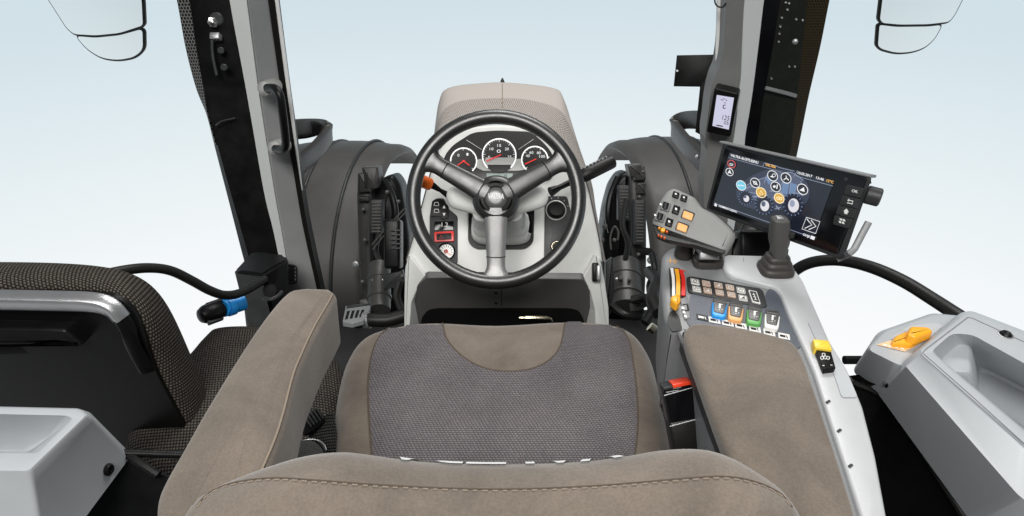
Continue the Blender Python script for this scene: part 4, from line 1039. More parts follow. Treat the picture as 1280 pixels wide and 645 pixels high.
obj('hand_grip', tubebm([D(1046, 323.5, qd.z + .012), D(1056, 319.5, qd.z + .008), D(1064, 315, dm), D(1068, 311, dm), D(1071, 305.5, dm), D(1078, 292, dm), D(1084.5, 280, dm), D(1085.5, 278, dm)], .0040, 16, flat=.0036), M['mid'], ts)
obj('top_lip', tubebm([qp.at(903, 177.6, -.004), qp.at(1091.5, 220.5, -.004)], .006, 8, flat=.0018, up=qp.n), M['mid'], ts)
obj('mount_arm', tubebm([D(930, 318, 1.04), D(938, 300, 1.06), D(948, 280, 1.075), D(955, 262, 1.07)], [.034, .03, .028, .03], 16, flat=.02), M['black'], ts)
obj('mount_block', boxbm(D(942, 305, 1.03), RT * .028, UP * .022, FW * .02, .006), M['black'], ts)
# ================================================================== cab pillars
def strip(pxrows, mat, name, par, back=(0, .05, 0), sharp=35, cuts=6):
    """pxrows: list of rows of (px,py,d) running down the pillar; skin across rows, closed behind"""
    rows = [cm([D(*p) for p in r], cuts) if len(r) > 2 else [D(*r[0]).lerp(D(*r[1]), k / cuts) for k in range(cuts + 1)] for r in pxrows]
    n = min(len(r) for r in rows)
    rings = [[r[i] for r in rows] + [rows[-1][i] + V(back), rows[0][i] + V(back)] for i in range(n)]
    bm = bmesh.new(); loft(bm, rings, cap0=True, cap1=True); return obj(name, bm, mat, par, sharp=sharp)
M['lpil'] = mk('pillar_plastic', (.30, .305, .305), .45, bump=.2, bscale=900, var=.05)
lpil = thing('cab_pillar', D(372, 357, 1.6), 'grey cab pillar with a black grab handle, left of the dashboard', 'pillar')
def dd(y, a, b): return a + (b - a) * y / 357
def col(xs, off=0, a=1.17, b=1.58): return [(x, y, dd(y, a, b) + off) for x, y in xs]
Lx = [(259, -260), (280, -60), (287, 0), (309, 120), (330, 240), (342, 290), (356, 357), (372, 430)]
Lc = [(272, -260), (299, -60), (308, 0), (324, 120), (343, 240), (352, 290), (364, 357), (380, 430)]
Lm = [(275, -260), (302, -60), (311, 0), (327, 120), (346, 240), (355, 290), (367, 357), (383, 430)]
Lr = [(303, -260), (327, -60), (335, 0), (352, 120), (371, 240), (380, 290), (395, 357), (411, 430)]
body = strip([col(Lx, .02), col(Lc, -.002), col(Lm, -.002), col(Lr, .03)], M['lpil'], 'pillar_body', lpil)
strip([col(Lx, .017), col(Lc, -.006)], M['light'], 'lit_face', lpil, back=(0, .02, 0))  # lit side of the pillar put into a paler grey skin
Ls = [(x + 8 - max(0, y) * .008, y) for x, y in Lr]
strip([col(Lr, .028), col(Ls, .032)], M['rubber'], 'rubber_seal', lpil, back=(0, .03, 0))
Lf = [(x + 4, y) for x, y in Ls[:5]]; Lf[-1] = (Ls[4][0] + .6, Ls[4][1])
strip([col(Ls[:5], .034), col(Lf, .036)], M['white'], 'pale_glass_edge', lpil, back=(0, .006, 0))
# grab handle on two round mounts
hd = obj('grab_handle', tubebm(cm([D(334, 110, 1.27), D(344, 111, 1.25), D(350, 120, 1.245), D(353, 140, 1.26), D(356, 165, 1.29), D(357, 180, 1.31), D(353, 186, 1.325), D(344, 186, 1.345)], 5), .0085, 12), M['black'], lpil)
for x, y, d in ((332, 110, 1.285), (344, 184, 1.36)):
    obj('handle_mount', tubebm([D(x + 12, y - 3, d + .03), D(x + 2, y, d), D(x - 2, y + 1, d - .012), D(x - 2.5, y + 1, d - .016)], [.016, .016, .014, .008], 20), M['mount'], hd)

rpil = thing('cab_pillar', D(905, 260, 1.4), 'grey cab pillar carrying a small upright display, right of the dashboard', 'pillar')
def colr(xs, off=0): return [(x, y, 1.17 + .3 * y / 300 + off) for x, y in xs]
Ra = [(915, -260), (909, -60), (907, 0), (905, 50), (901, 78), (893, 98), (888, 120), (885, 145), (882, 168), (884, 190), (880, 240), (882, 300)]
Rb = [(968, -260), (940, -60), (931, 0), (928, 50), (927, 78), (926, 98), (923, 120), (921, 145), (918, 168), (915, 190), (912, 240), (908, 300)]
Rc = [(992, -260), (964, -60), (955, 0), (949, 50), (945.5, 78), (943, 98), (940, 120), (936, 145), (932, 168), (930, 190), (925, 240), (915, 300)]
strip([colr(Ra, .01), colr(Rb, -.012), colr(Rc, .03)], M['pillar_dark'], 'pillar_body', rpil, sharp=20)  # shaded side of the pillar put into a darker grey
strip([colr(Rb, -.014), colr(Rc, .027)], M['light'], 'lit_face', rpil, back=(0, .03, 0))  # lit side put into a paler strip over the dark body
Rs = [(x - (5.5 if y < 80 else 3.0), y) for x, y in Ra]
strip([colr(Rs[:-2], .04), colr(Ra[:-2], .012)], M['rubber'], 'rubber_seal', rpil, back=(0, .03, 0))
Rf = [(x - 4, y) for x, y in Rs[:5]]; Rf[4] = (Rs[4][0] - .8, Rs[4][1])
strip([colr(Rf, .042), colr(Rs[:5], .041)], M['white'], 'pale_glass_edge', rpil, back=(0, .006, 0))
tie = obj('cable_tie', tubebm(cm([D(897, -8, 1.2), D(893.5, 0, 1.2), D(896, 7, 1.2), D(903, 9, 1.19), D(907, 4, 1.18)], 5), .0016, 6), M['rubber'], rpil)
# display let into the pillar
dq = plane3(D(893, 110, 1.262), D(923, 117, 1.25), D(884, 166, 1.315))
dsp = obj('display_bezel', padbm(dq.poly(rp([(893, 109.5, 4), (924, 117, 4), (913.5, 172, 4), (882.5, 165.5, 4)], 4), .008), dq.n, .03, .003), M['black'], rpil)
ql = dq.up(.0084)
lc = obj('display', flatbm(ql.poly([(896, 118.6), (917.5, 122.2), (911, 162), (890.5, 157.2)]), ql.n, t=.0003), M['lcd_lit'], dsp)
qi = ql.up(.0005)
bm = strokebm(qi, ell(905.5, 133.4, 1.7, 2.2, 14, 40, 320), .0016, 0, .0002)
strokebm(qi, [(905, 128.4), (907.4, 128.8)], .0012, 0, .0002, bm=bm)
for a, b in (((901, 124), (904, 125.5)), ((904, 123), (906, 124)), ((907, 124.5), (909, 126))): strokebm(qi, [a, b], .0012, 0, .0002, bm=bm)
strokebm(qi, [(895.5, 156.4), (903.6, 158)], .0022, 0, .0002, bm=bm)
obj('symbols', bm, M['lcd_ink'], lc)
bm = textbm(qi, '125', (902.4, 149.4), (911, 151), 6, 0, .0002); textbm(qi, '05', (904.4, 155), (910.4, 156.2), 4, 0, .0002, bm=bm)
obj('digits', bm, M['lcd_ink'], lc)

# columns outside the door glass
lco = thing('outer_column', D(300, 330, 2.0), 'black outer column with perforated edge strip and bolts, behind left cab pillar', 'column')
Oa = [(160, -260), (207, -60), (221, 0), (232, 60), (245, 110), (258, 143), (268, 182), (283, 240), (303, 318), (320, 380)]
Ob = [(175, -260), (222, -60), (236, 0), (245, 60), (254, 110), (261, 143), (272, 182), (288, 240), (310, 318), (327, 380)]
Oc = [(239, -260), (286, -60), (300, 0), (312, 60), (322, 110), (330, 143), (338, 182), (350, 240), (368, 318), (382, 380)]
def colo(xs, off=0): return [(x, y, 1.72 + .25 * y / 320 + off) for x, y in xs]
strip([colo(Oa, .014), colo(Ob, .0), colo(Oc, .02)], M['black'], 'column_body', lco, back=(.02, .12, 0))
strip([colo(Oa[:7], .010), colo([(a[0] + (b[0] - a[0]) * (1 if i < 5 else .4), a[1]) for i, (a, b) in enumerate(zip(Oa[:7], Ob[:7]))], -.002)], M['perf'], 'perforated_strip', lco, back=(.004, .02, 0))
n1 = (-ray(266, 30)).normalized()
obj('hex_bolt', lathebm(D(266, 28, 1.74), n1, [(.014, -.01), (.014, .004), (.010, .005), (.009, .014), (.004, .016), (.0035, .024), (.0001, .025)], 6), M['steel'], lco)
obj('bolt_washer', lathebm(D(271, 24, 1.745), n1, [(.018, -.02), (.018, 0), (.014, .003), (.0001, .003)], 24), M['dark'], lco)
obj('clamp', boxbm(D(270, 46, 1.75), RT * .013, UP * .009, FW * .012, .003), M['satin'], lco)
for x, y in ((276, 63), (280, 84)): obj('hex_bolt', lathebm(D(x, y, 1.76), n1, [(.009, -.01), (.009, .006), (.007, .008), (.0001, .008)], 12), M['dark'], lco)
obj('clip_rail', tubebm(cm([D(265, 50, 1.75), D(266, 70, 1.76), D(271, 94, 1.775)], 4), .004, 8), M['dark'], lco)
obj('joint', tubebm(cm([D(270, 157, 1.828), D(276, 152, 1.823), D(284, 149.5, 1.825), D(294, 147.5, 1.83)], 4), .0022, 6), M['steel'], lco)
rco = thing('outer_column', D(960, 230, 2.0), 'smoked dark outer column with brown perforated edge, behind right cab pillar', 'column')
Pa = [(978, -260), (948, -60), (939, 0), (934, 60), (926, 120), (918, 180), (908, 240)]
Pb = [(1036, -260), (990, -60), (976, 0), (966, 60), (955, 120), (946, 180), (936, 240)]
Pm = [(1062, -260), (1022, -60), (1010, 0), (1003, 60), (997, 120), (989, 180), (978, 240)]
Pc = [(1093, -260), (1050, -60), (1037, 0), (1025, 60), (1011, 120), (999, 180), (986, 240)]
def colp(xs, off=0): return [(x, y, 1.72 + .25 * y / 320 + off) for x, y in xs]
strip([colp(Pa, .03), colp(Pb, 0)], M['gloss'], 'gloss_side', rco, back=(-.02, .12, 0))
strip([colp(Pb, .001), colp(Pm, .0)], M['smoke'], 'smoked_panel', rco, back=(-.02, .1, 0))
strip([colp(Pm, .002), colp(Pc, .02)], M['perf_brown'], 'perforated_strip', rco, back=(-.03, .06, 0))
obj('joint', tubebm([D(957, 110, 1.79), D(985, 117, 1.795), D(995, 120, 1.80)], .0055, 8), M['satin'], rco)
rnd = random.Random(3)
nb = (-ray(985, 40)).normalized()
for x, y in ((982, 3), (986, 4), (984, 12), (995, 24), (1003, 25), (975, 33), (974, 42), (973, 52), (994, 52), (986, 83), (993, 83), (977, 22), (964, 98)):
    r_ = .0038 if (x, y) != (994, 52) else .008
    obj('bolt_head', lathebm(D(x, y, 1.72 + .25 * y / 320 - .001), nb, [(r_, -.002), (r_, .002), (r_ * .6, .004), (.0001, .004)], 8), M['steel'] if r_ < .005 else M['satin'], rco)

# ================================================================== rails, plate
def rail(nm, pts, label, w=.016, fl=.007):
    t = thing(nm, D(*pts[0]), label, 'rail')
    obj('rail_bar', tubebm(cm([D(*p) for p in pts], 6), w, 16, flat=fl, up=(0, .35, 1)), M['rail'], t); return t
t = rail('hand_rail', [(352, 163, 1.62), (372, 160, 1.66), (392, 159, 1.72), (404, 160, 1.76), (410.5, 166, 1.76), (405, 176, 1.72), (392, 191, 1.66), (378, 203, 1.6), (358, 221, 1.53)], 'bent black hand rail beside the left cab pillar, above left fender', .023, .011)
bm = bmesh.new()
b_ = obj('rail_plate', padbm(Pl(D(382, 160, 1.69), (-ray(382, 160)).normalized()).poly(rp([(358, 150), (372, 152), (396, 151), (404, 156), (396, 170), (384, 173), (366, 175), (356, 176)], 3)), (-ray(382, 160)).normalized(), .012, .002), M['black'], t)
for x, y in ((375, 212), (371, 206)): obj('bolt', lathebm(D(x, y, 1.56), (-ray(x, y)).normalized(), [(.006, -.01), (.006, .004), (.0001, .005)], 10), M['satin'], t)
t = rail('hand_rail', [(893, 152, 1.6), (876, 150, 1.66), (858, 150, 1.74), (847, 154, 1.77), (844, 162, 1.76), (852, 174, 1.70), (866, 190, 1.62), (884, 208, 1.54)], 'bent black hand rail beside the right cab pillar, above right fender', .024, .011)
obj('bolt', lathebm(D(872, 196, 1.57), (-ray(872, 196)).normalized(), [(.006, -.01), (.006, .004), (.0001, .005)], 10), M['satin'], t)
bp_ = Pl(D(875, 95, 1.42), (-ray(875, 95)).normalized())
br = thing('bracket_plate', bp_.at(878, 165), 'flat black flag shaped bracket plate with a small hole, beside right pillar', 'bracket')
bm = padbm(bp_.poly(rp([(846, 69), (903, 68), (897, 96), (890, 110), (884, 140), (882, 172), (869, 165), (875, 108.5), (842, 108)], .8)), bp_.n, .004, .0008)
obj('plate', bm, M['black'], br)
obj('fixing_hole', lathebm(bp_.at(846.5, 88.5, .0002), bp_.n, [(.0022, 0), (.0022, .0004), (.0001, .0005)], 12), M['white'], br)

# ================================================================== mirrors
def mirror(label, up_px, lo_px, d, yaw):
    c = up_px[0]
    nrm = V((math.sin(yaw), -math.cos(yaw), -.10)).normalized()
    q = Pl(D(sum(p[0] for p in lo_px) / len(lo_px), 40, d), nrm)
    t = thing('wing_mirror', q.at(lo_px[0][0], lo_px[0][1]), label, 'mirror')
    for px, nm in ((up_px, 'upper'), (lo_px, 'lower')):
        P = q.poly(rp(px, 6, 6)); P = ccw(P, q.n)
        fr = padbm([p for p in offset(P, q.n, -.0065)], q.n, .010, .0012, under=.003)
        f = obj('mirror_frame', fr, M['black'], t)
        g = obj('mirror_glass', flatbm([p + q.n * .0005 for p in P], q.n, t=.001), M['mirror'], f)
    obj('mirror_arm', tubebm([q.at(up_px[-1][0], up_px[-1][1] - 10, -.03), q.at(up_px[-1][0], up_px[-1][1] - 150, -.03), V((math.copysign(.75, q.o.x), 1.5, 1.72)), V((math.copysign(.5, q.o.x), 1.25, 1.70))], .012, 10), M['black'], t)
    return t
mirror('two piece wing mirror at the upper left, narrower lower glass tapering to the left', [(40, -38), (61, -1), (84, 35, 8), (93, 42.5, 5), (120, 44), (150, 41), (179, 31.5, 4), (177.5, 0), (170, -38)], [(95.5, 45), (120, 47), (150, 44), (178.5, 36), (179, 62, 8), (168, 71, 12), (148, 75, 10), (126, 72, 10), (108, 60, 8)], 1.9, -.40)
mirror('two piece wing mirror at the upper right, narrower lower glass tapering to the right', [(1106, -38), (1102.5, 0), (1099.5, 24, 4), (1103, 28.5), (1125, 30.5), (1160, 30), (1186, 27, 5), (1193, 18, 6), (1203, -2), (1218, -38)], [(1099, 31, 3), (1120, 33.5), (1160, 33), (1177, 31), (1168, 48, 8), (1156, 59, 10), (1140, 64.5, 10), (1120, 66, 10), (1102, 61, 8), (1097, 57, 4)], 1.9, .40)

# ================================================================== fenders
def fender(label, cx0, cx1, beads, cyz, rad, sgn, lip):
    t = thing('front_fender', V(((cx0 + cx1) / 2, cyz[0], cyz[1] + rad)), label, 'fender')
    e = sgn
    A = [R(a) for a in range(40, 215, 5)]
    def pt_(x, a, r=rad):
        y = cyz[0] + math.cos(a) * r
        return V((x - e * (2.28 - y) * .095, y, cyz[1] + math.sin(a) * r))
    xs = [cx0 + (cx1 - cx0) * k / 12 for k in range(13)]
    prof = []
    for k, x in enumerate(xs): prof.append((x, rad - .012 * (abs(k - 6) / 6) ** 3))
    e = sgn
    prof += [(cx1 + e * .03, rad - .013), (cx1 + e * .055, rad - .022), (cx1 + e * .068, rad - .040), (cx1 + e * .062, rad - .046), (cx1 + e * .045, rad - .032), (cx1, rad - .03), (cx0, rad - .03)]
    rings = []
    for a in A:
        row = []
        for x, r in prof:
            f = min(max((math.degrees(a) - 72) / 24, 0), 1); f = f * f * (3 - 2 * f); w_ = (x - cx0) / (cx1 - cx0)
            x = x - e * .012 * f * max(w_ - .55, 0) / .45
            row.append(pt_(x, a, r))
        rings.append(row)
    bm = bmesh.new(); loft(bm, rings, cap0=True, cap1=True)
    sh = obj('fender_shell', bm, M['fender'], t, sharp=40)
    for x in beads: obj('bead', tubebm([pt_(x, a, rad + .0005) for a in A], .0055, 8), M['dark'], sh)
    return t
fender('dark curved front fender, left of the dashboard', -.80, -.465, (-.65, -.52), (2.16, -.04), .50, 1, True)
fender('dark curved front fender, right of the dashboard', .72, .445, (.66, .545), (2.16, -.04), .515, -1, True)

def fitting(label, plate, blocks, bolts, cyl, guard, extra, d, cap_d):
    t = thing('engine_fitting', D(*plate[-1], d), label, 'machine part')
    q = Pl(D(*plate[0], d), V((0, -1, .35)))
    obj('mass_cover', padbm(q.poly(rp(guard, 8), -.05), q.n, .12, .02, seg=3), M['black'], t)
    obj('side_plate', padbm(q.poly(rp(plate, 2)), q.n, .05, .004), M['part'], t)
    for b in blocks: obj('lug', padbm(q.poly(rp(b, 1.5), .025), q.n, .06, .005), M['part'], t)
    for x, y in bolts: obj('bolt', lathebm(q.at(x, y, .0), q.n, [(.011, 0), (.011, .012), (.007, .013), (.007, .02), (.0001, .021)], 8), M['satin'], t)
    (x0, y0), (x1, y1), r_ = cyl
    a, b = D(x0, y0, d - .03), D(x1, y1, d - .12)
    h = obj('round_housing', tubebm([a.lerp(b, f) for f in (0, .02, .3, .31, .36, .37, .7, .71, .76, .77, 1)], [r_ * .9, r_, r_, r_ * 1.07, r_ * 1.07, r_, r_, r_ * 1.07, r_ * 1.07, r_ * .97, r_ * .95], 28), M['part'], t)
    for k in range(3): obj('housing_bolt', lathebm(a.lerp(b, .34) + RT * (r_ * (-.5 + .4 * k)) + (-ray(x0, y0)).normalized() * r_ * .95, -ray(x0, y0), [(.004, -.02), (.004, .004), (.0001, .005)], 8), M['satin'], h)
    return t, q
t, q = fitting('black fitting with lugs, vent grille and round housing, beside left fender',
    [(447, 216), (462, 217), (464, 250), (462, 300), (464, 372), (452, 376), (449, 340), (446, 250)],
    [[(452, 209), (472, 208), (474, 222), (470, 236), (455, 238)], [(447, 216), (462, 215), (463, 240), (447, 241)], [(447, 246), (460, 246), (460, 252), (447, 252)]],
    [(445, 330)], ((474, 332), (474, 388), .032),
    [(455, 240), (478, 222), (490, 217), (500, 230), (506, 262), (511, 300), (512, 404), (448, 406)], None, 1.85, 0)
vg = obj('vent_grille', boxbm(D(492, 305, 1.72), RT * .022, UP * .066, FW * .03, .008), M['black'], t)
bm = bmesh.new()
for k in range(5):
    boxbm(D(495, 288 + 5.6 * k, 1.685), RT * .0135, UP * .002, FW * .004, .0008, bm)
boxbm(D(495, 299, 1.684), RT * .0015, UP * .03, FW * .004, .0006, bm)
obj('grille_bars', bm, M['dark'], vg)
obj('cable', tubebm(cm([D(466, 312, 1.78), D(482, 292, 1.77), D(508, 264, 1.75)], 4), .002, 6), M['lower'], t)
obj('cable', tubebm(cm([D(465, 306, 1.78), D(482, 286, 1.77), D(508, 258, 1.75)], 4), .002, 6), M['lower'], t)
obj('hose', tubebm(cm([D(445, 402, 1.66), D(462, 400, 1.65), D(484, 400, 1.65), D(506, 394, 1.66)], 4), .018, 14), M['rubber'], t)
obj('hose_clamp', tubebm([D(455, 401, 1.652), D(462, 400.2, 1.65)], .0215, 20), M['satin'], t)
def hardware(t, rows, d):
    for nm, pts, r_, mt in rows:
        if nm == 'hose': obj('hose', tubebm(cm([D(x, y, d + o) for x, y, o in pts], 5), r_, 10), M[mt], t)
        elif nm == 'ribbed_plate':
            x0, y0, x1, y1 = pts; q_ = Pl(D((x0 + x1) / 2, (y0 + y1) / 2, d + r_), V((0, -1, .4)))
            b = obj('ribbed_plate', padbm(q_.poly(rp([(x0, y0), (x1, y0), (x1, y1), (x0, y1)], 1.5)), q_.n, .03, .003), M[mt], t)
            bm = bmesh.new(); k = y0 + 3
            while k < y1 - 2: strokebm(q_, [(x0 + 2, k), (x1 - 2, k)], .004, .0003, .004, bm=bm); k += 4
            obj('ribs', bm, M['fender'], b)
        elif nm == 'bracket': q_ = Pl(D(pts[0][0], pts[0][1], d + r_), V((0, -1, .4))); obj('bracket', padbm(q_.poly(rp(pts, 1)), q_.n, .02, .003), M[mt], t)
        elif nm == 'bolt':
            for x, y in pts: obj('bolt', lathebm(D(x, y, d + r_), -ray(x, y), [(.0055, -.02), (.0055, .003), (.0035, .004), (.0035, .007), (.0001, .008)], 8), M[mt], t)
hardware(t, [('hose', [(480, 226, 0), (490, 245, -.01), (494, 268, -.01), (488, 285, 0)], .010, 'black'), ('hose', [(468, 255, -.02), (474, 285, -.04), (470, 312, -.03), (476, 330, -.03)], .008, 'rubber'),
    ('ribbed_plate', (463, 250, 478, 292), -.05, 'dark'), ('bracket', [(478, 345), (503, 338), (506, 352), (496, 360), (480, 362)], -.13, 'dark'), ('hose', [(500, 352, -.14), (496, 370, -.14), (502, 388, -.14)], .011, 'rubber'),
    ('bolt', [(455, 228), (454, 262), (456, 300), (453, 352)], -.01, 'fender'), ('bolt', [(484, 240), (498, 252), (503, 345)], -.14, 'fender'), ('bracket', [(449, 376), (470, 372), (486, 380), (484, 392), (452, 392)], -.1, 'fender')], 1.85)
fp = plane3(D(430, 399, 1.62), D(463, 399, 1.62), D(433, 381, 1.72))
ft = thing('foot_tread', D(446, 399, 1.62), 'small grey ribbed foot tread on the floor beside the left fender', 'tread')
obj('tread_plate', padbm(fp.poly(rp([(428, 402), (432, 382), (461, 378.5), (464, 381), (462, 388), (455, 400), (440, 404)], 1.5)), fp.n, .012, .002), M['mid'], ft)
for k in range(4): obj('tread_slot', flatbm(fp.poly([(434 + 6 * k, 389 - k * .5), (437.5 + 6 * k, 388.6 - k * .5), (434.5 + 6 * k, 399 - k), (431 + 6 * k, 399.4 - k)], .0004), fp.n, t=.0006), M['black'], ft)
obj('tread_label', textbm(fp.up(.0006), '111', (450, 384.5), (458, 383.7), 3.2, 0, .0004), M['dark'], ft) if False else None
obj('tread_edge', padbm(fp.poly([(433, 385), (461, 381), (462, 379), (433.5, 382)], .002), fp.n, .002, .0005), M['dark'], ft)
t, q = fitting('black fitting with lugs, cross bar and round housing, beside right fender',
    [(789, 206), (806, 207), (808, 250), (808, 330), (806, 372), (792, 374), (790, 330), (788, 250)],
    [[(785, 206), (802, 205), (803, 220), (788, 222)], [(793, 214), (807, 213), (808, 225), (793, 226)], [(796, 229), (808, 228), (808, 242), (797, 243)]],
    [(813, 325)], ((780, 330), (783, 385), .045),
    [(790, 214), (777, 216), (766, 232), (758, 262), (753, 300), (753, 330), (758, 402), (808, 402)], None, 1.85, 0)
obj('cross_bar', padbm(q.poly([(797, 311), (815, 312), (822, 320), (800, 319)], .06), q.n, .03, .003), M['matte'], t)
obj('cable', tubebm(cm([D(764, 312, 1.75), D(763, 296, 1.745), D(768, 283, 1.74), D(773, 290, 1.74), D(772, 300, 1.74)], 4), .0025, 6), M['fender'], t)
obj('hose', tubebm(cm([D(790, 375, 1.66), D(808, 373, 1.64), D(815, 388, 1.6), D(806, 404, 1.58)], 4), .012, 10), M['rubber'], t)
obj('hose', tubebm(cm([D(812, 340, 1.6), D(822, 352, 1.5), D(816, 372, 1.45), D(824, 392, 1.4)], 4), .016, 10), M['rubber'], t)
hardware(t, [('hose', [(772, 222, 0), (763, 245, -.01), (760, 270, -.01), (764, 290, 0)], .010, 'black'), ('hose', [(783, 250, -.06), (778, 280, -.08), (785, 305, -.08), (780, 330, -.07)], .008, 'rubber'),
    ('ribbed_plate', (773, 232, 787, 276), -.05, 'dark'), ('ribbed_plate', (793, 250, 806, 306), -.02, 'dark'), ('bracket', [(757, 328), (766, 322), (768, 350), (764, 392), (757, 396)], -.13, 'dark'), ('bracket', [(786, 378), (812, 372), (816, 380), (800, 388), (788, 390)], -.14, 'fender'),
    ('bolt', [(797, 222), (799, 246), (798, 318), (796, 350)], -.01, 'fender'), ('bolt', [(768, 300), (776, 348), (787, 349), (789, 366)], -.13, 'fender'), ('hose', [(764, 380, -.15), (782, 394, -.16), (806, 396, -.2)], .010, 'rubber'), ('hose', [(815, 318, -.25), (819, 340, -.3), (812, 358, -.3), (817, 380, -.35)], .009, 'black')], 1.85)
obj('pipe_union', tubebm([D(812, 408, 1.3), D(818, 413, 1.3)], .010, 10), M['brass'], t)
for x, y in ((752, 300), (749, 318), (756, 283)): obj('bolt', lathebm(D(x, y, 1.72), -ray(x, y), [(.008, -.01), (.008, .006), (.0001, .007)], 8), M['dark'], t)

# ================================================================== passenger seat
ps = thing('passenger_seat', DZ(120, 520, .5), 'small dark dotted fabric passenger seat with black plastic back shell', 'seat')
shell = cm([(-220, 366), (-120, 363), (0, 363), (80, 364), (125, 366), (152, 373), (172, 393), (184, 425), (196, 462), (214, 498), (240, 548), (256, 590)], 4)
shp = [(p.x, p.y) for p in shell]
SP = [DY(x, y, .80 + (322 - min(y, 420)) * .00025) for x, y in shp]
e = V((0, 1, 0))
# outward direction of the outline in the back plane
rings = []
def ringoff(o, dy, extra=0):
    out = []
    for i, p in enumerate(SP):
        a = SP[max(i - 1, 0)]; b = SP[min(i + 1, len(SP) - 1)]
        tdir = (b - a); tdir.y = 0; tdir.normalize(); nrm = V((-tdir.z, 0, tdir.x))
        out.append(p + nrm * o + V((0, dy, 0)))
    k = int(dy * 900)
    for _ in range(k): out = [out[0]] + [(out[i - 1] + out[i] * 2 + out[i + 1]) / 4 for i in range(1, len(out) - 1)] + [out[-1]]
    return out
prof = [(-.02, .012), (.0, .004), (.006, .008), (.011, .02), (.013, .035), (.013, .05), (.011, .065), (.005, .078), (-.008, .088), (-.03, .094), (-.08, .096)]
rings = [ringoff(o, dy) for o, dy in prof]
rings = [[rings[j][i] for j in range(len(rings))] for i in range(len(SP))]
bm = bmesh.new(); loft(bm, rings, closed=False)
pb_ = obj('backrest', bm, M['knit'], ps, sharp=80)
shl = [p + V((0, -.004, 0)) for p in SP]
outl = shl + [DY(180, 640, .80), DY(-220, 640, .80)]
ncam = V((0, -1, .0))
bm = bmesh.new(); inn = []
P = outl
loft(bm, [[p + V((0, .02, 0)) for p in P], P], cap1=False)
obj('back_shell', merge(bm, flatbm([p for p in P], V((0, -1, 0)))), M['shell'], ps)
# dished recess and shell rim, its bright stretch coloured silver for the reflection
q = Pl(V((0, .774, 0)), V((0, -1, .02)))
bar = [(-220, 366), (-60, 364.5), (60, 365.5), (120, 367.5), (147, 374), (166, 394), (178, 424), (192, 458), (204, 452), (190, 416), (178, 390), (156, 371)]
strip_o = cm([(-220, 374), (-60, 374), (60, 376), (116, 378), (138, 384), (152, 397)], 5)
gb = tubebm([q.at(p.x, p.y, .012) for p in strip_o], .0135, 14, flat=.012, up=(0, -.3, 1))
obj('rim_end', tubebm([q.at(p.x, p.y, .011) for p in cm([(150, 395), (162, 412), (174, 438), (186, 462)], 5)], [.0135] * 11 + [.0135, .013, .0125, .011, .009], 14, flat=.012, up=(0, -.3, 1)), M['shell'], ps)  # rest of the rim, left black where no reflection falls
M['bar'] = mk('rim_sheen_silver', (.50, .50, .51), .30, .85, bump=.3, bscale=1200, var=.12, vscale=10)  # reflection on the black rim put into a silver colour
rim_ = obj('rim_sheen', gb, M['bar'], ps, sharp=60)
dsh = cm([(-220, 392), (-60, 392), (60, 394), (112, 397), (128, 412), (148, 440), (160, 470), (170, 520)], 5)
P0 = [q.at(p.x, p.y, .004) for p in dsh]; P1 = [q.at(p.x * .92 - 6, p.y + 14, -.05) for p in dsh]
bm = bmesh.new(); loft(bm, [[p + V((0, -.002, 0)) for p in P0], [a.lerp(b, .5) + V((0, -.006, 0)) for a, b in zip(P0, P1)], P1], closed=False)
hp_ = q.up(.02)
obj('pull_handle', padbm(hp_.poly(rp([(-220, 412), (-60, 411), (60, 412), (80, 413, 4), (104, 433, 4), (70, 429), (40, 434), (-60, 436), (-220, 436)], 3), .01), hp_.n, .03, .006), M['black'], ps)
obj('recess', flatbm(q.up(.006).poly(rp([(-220, 398), (-60, 398), (60, 400), (100, 402, 6), (118, 420, 6), (112, 434, 6), (60, 440), (-60, 444), (-220, 446)], 5)), q.n, t=.002), M['matte'], ps)
obj('lower_shell', padbm(Pl(V((0, .76, 0)), V((0, -1, .1))).poly(rp([(-220, 452), (-20, 452), (70, 462, 20), (150, 470, 20), (196, 478, 12), (232, 540, 12), (262, 600), (262, 660), (-220, 660)], 8)), V((0, -1, .1)), .08, .02, seg=5), M['shell'], ps)
obj('edge_pipe', tubebm([D(150, 566, .78), D(215, 568, .80), D(300, 570, .83)], .005, 12), M['black'], ps)
# cushion
pcu = zplane(.50, 1.0, .06)
cpx = [(p.x, p.y) for p in cm([(150, 560), (190, 470), (228, 436), (246, 416), (262, 403), (290, 398), (330, 399), (372, 408), (404, 424), (424, 446), (431, 476), (427, 510), (418, 540), (410, 600), (260, 640)], 5, True)]
obj('cushion', padbm(pcu.poly(cpx), pcu.n, .10, .04, .015, seg=5), M['knit2'], ps, sharp=70)

# ================================================================== latch box, cap, door bars
lb = thing('latch_box', D(330, 395, 1.42), 'black plastic latch box at the foot of the left cab pillar', 'latch box')
top = [D(291, 338, 1.40), D(329, 342.5, 1.36), D(360, 324, 1.44), D(356, 317, 1.47), D(326, 313, 1.50), D(312, 316, 1.50)]
bm = bmesh.new()
low = [p + V((0, .0, -.16)) for p in top]
mid_ = [p + V((0, 0, -.004)) for p in top]
cen = sum(top, V((0, 0, 0))) / 6
loft(bm, [low, top], cap0=True, cap1=True)
bmesh.ops.bevel(bm, geom=[e for e in bm.edges], offset=.007, segments=3, affect='EDGES')
obj('box_body', bm, M['black'], lb)
obj('release_handle', tubebm(cm([D(329, 372, 1.36), D(338, 374, 1.35), D(346, 371, 1.36), D(352, 365, 1.38)], 4), .0045, 8), M['dark'], lb)
obj('release_knob', lathebm(D(338, 364, 1.37), -ray(338, 364), [(.016, -.02), (.016, 0), (.012, .006), (.0001, .007)], 16), M['matte'], lb)
bm = bmesh.new()
for k in range(4): tubebm(cm([D(362, 332 + 4.5 * k, 1.43), D(369, 334 + 4.5 * k, 1.42), D(369, 339 + 4.5 * k, 1.42), D(362, 340 + 4.5 * k, 1.43)], 4), .004, 8, bm=bm)
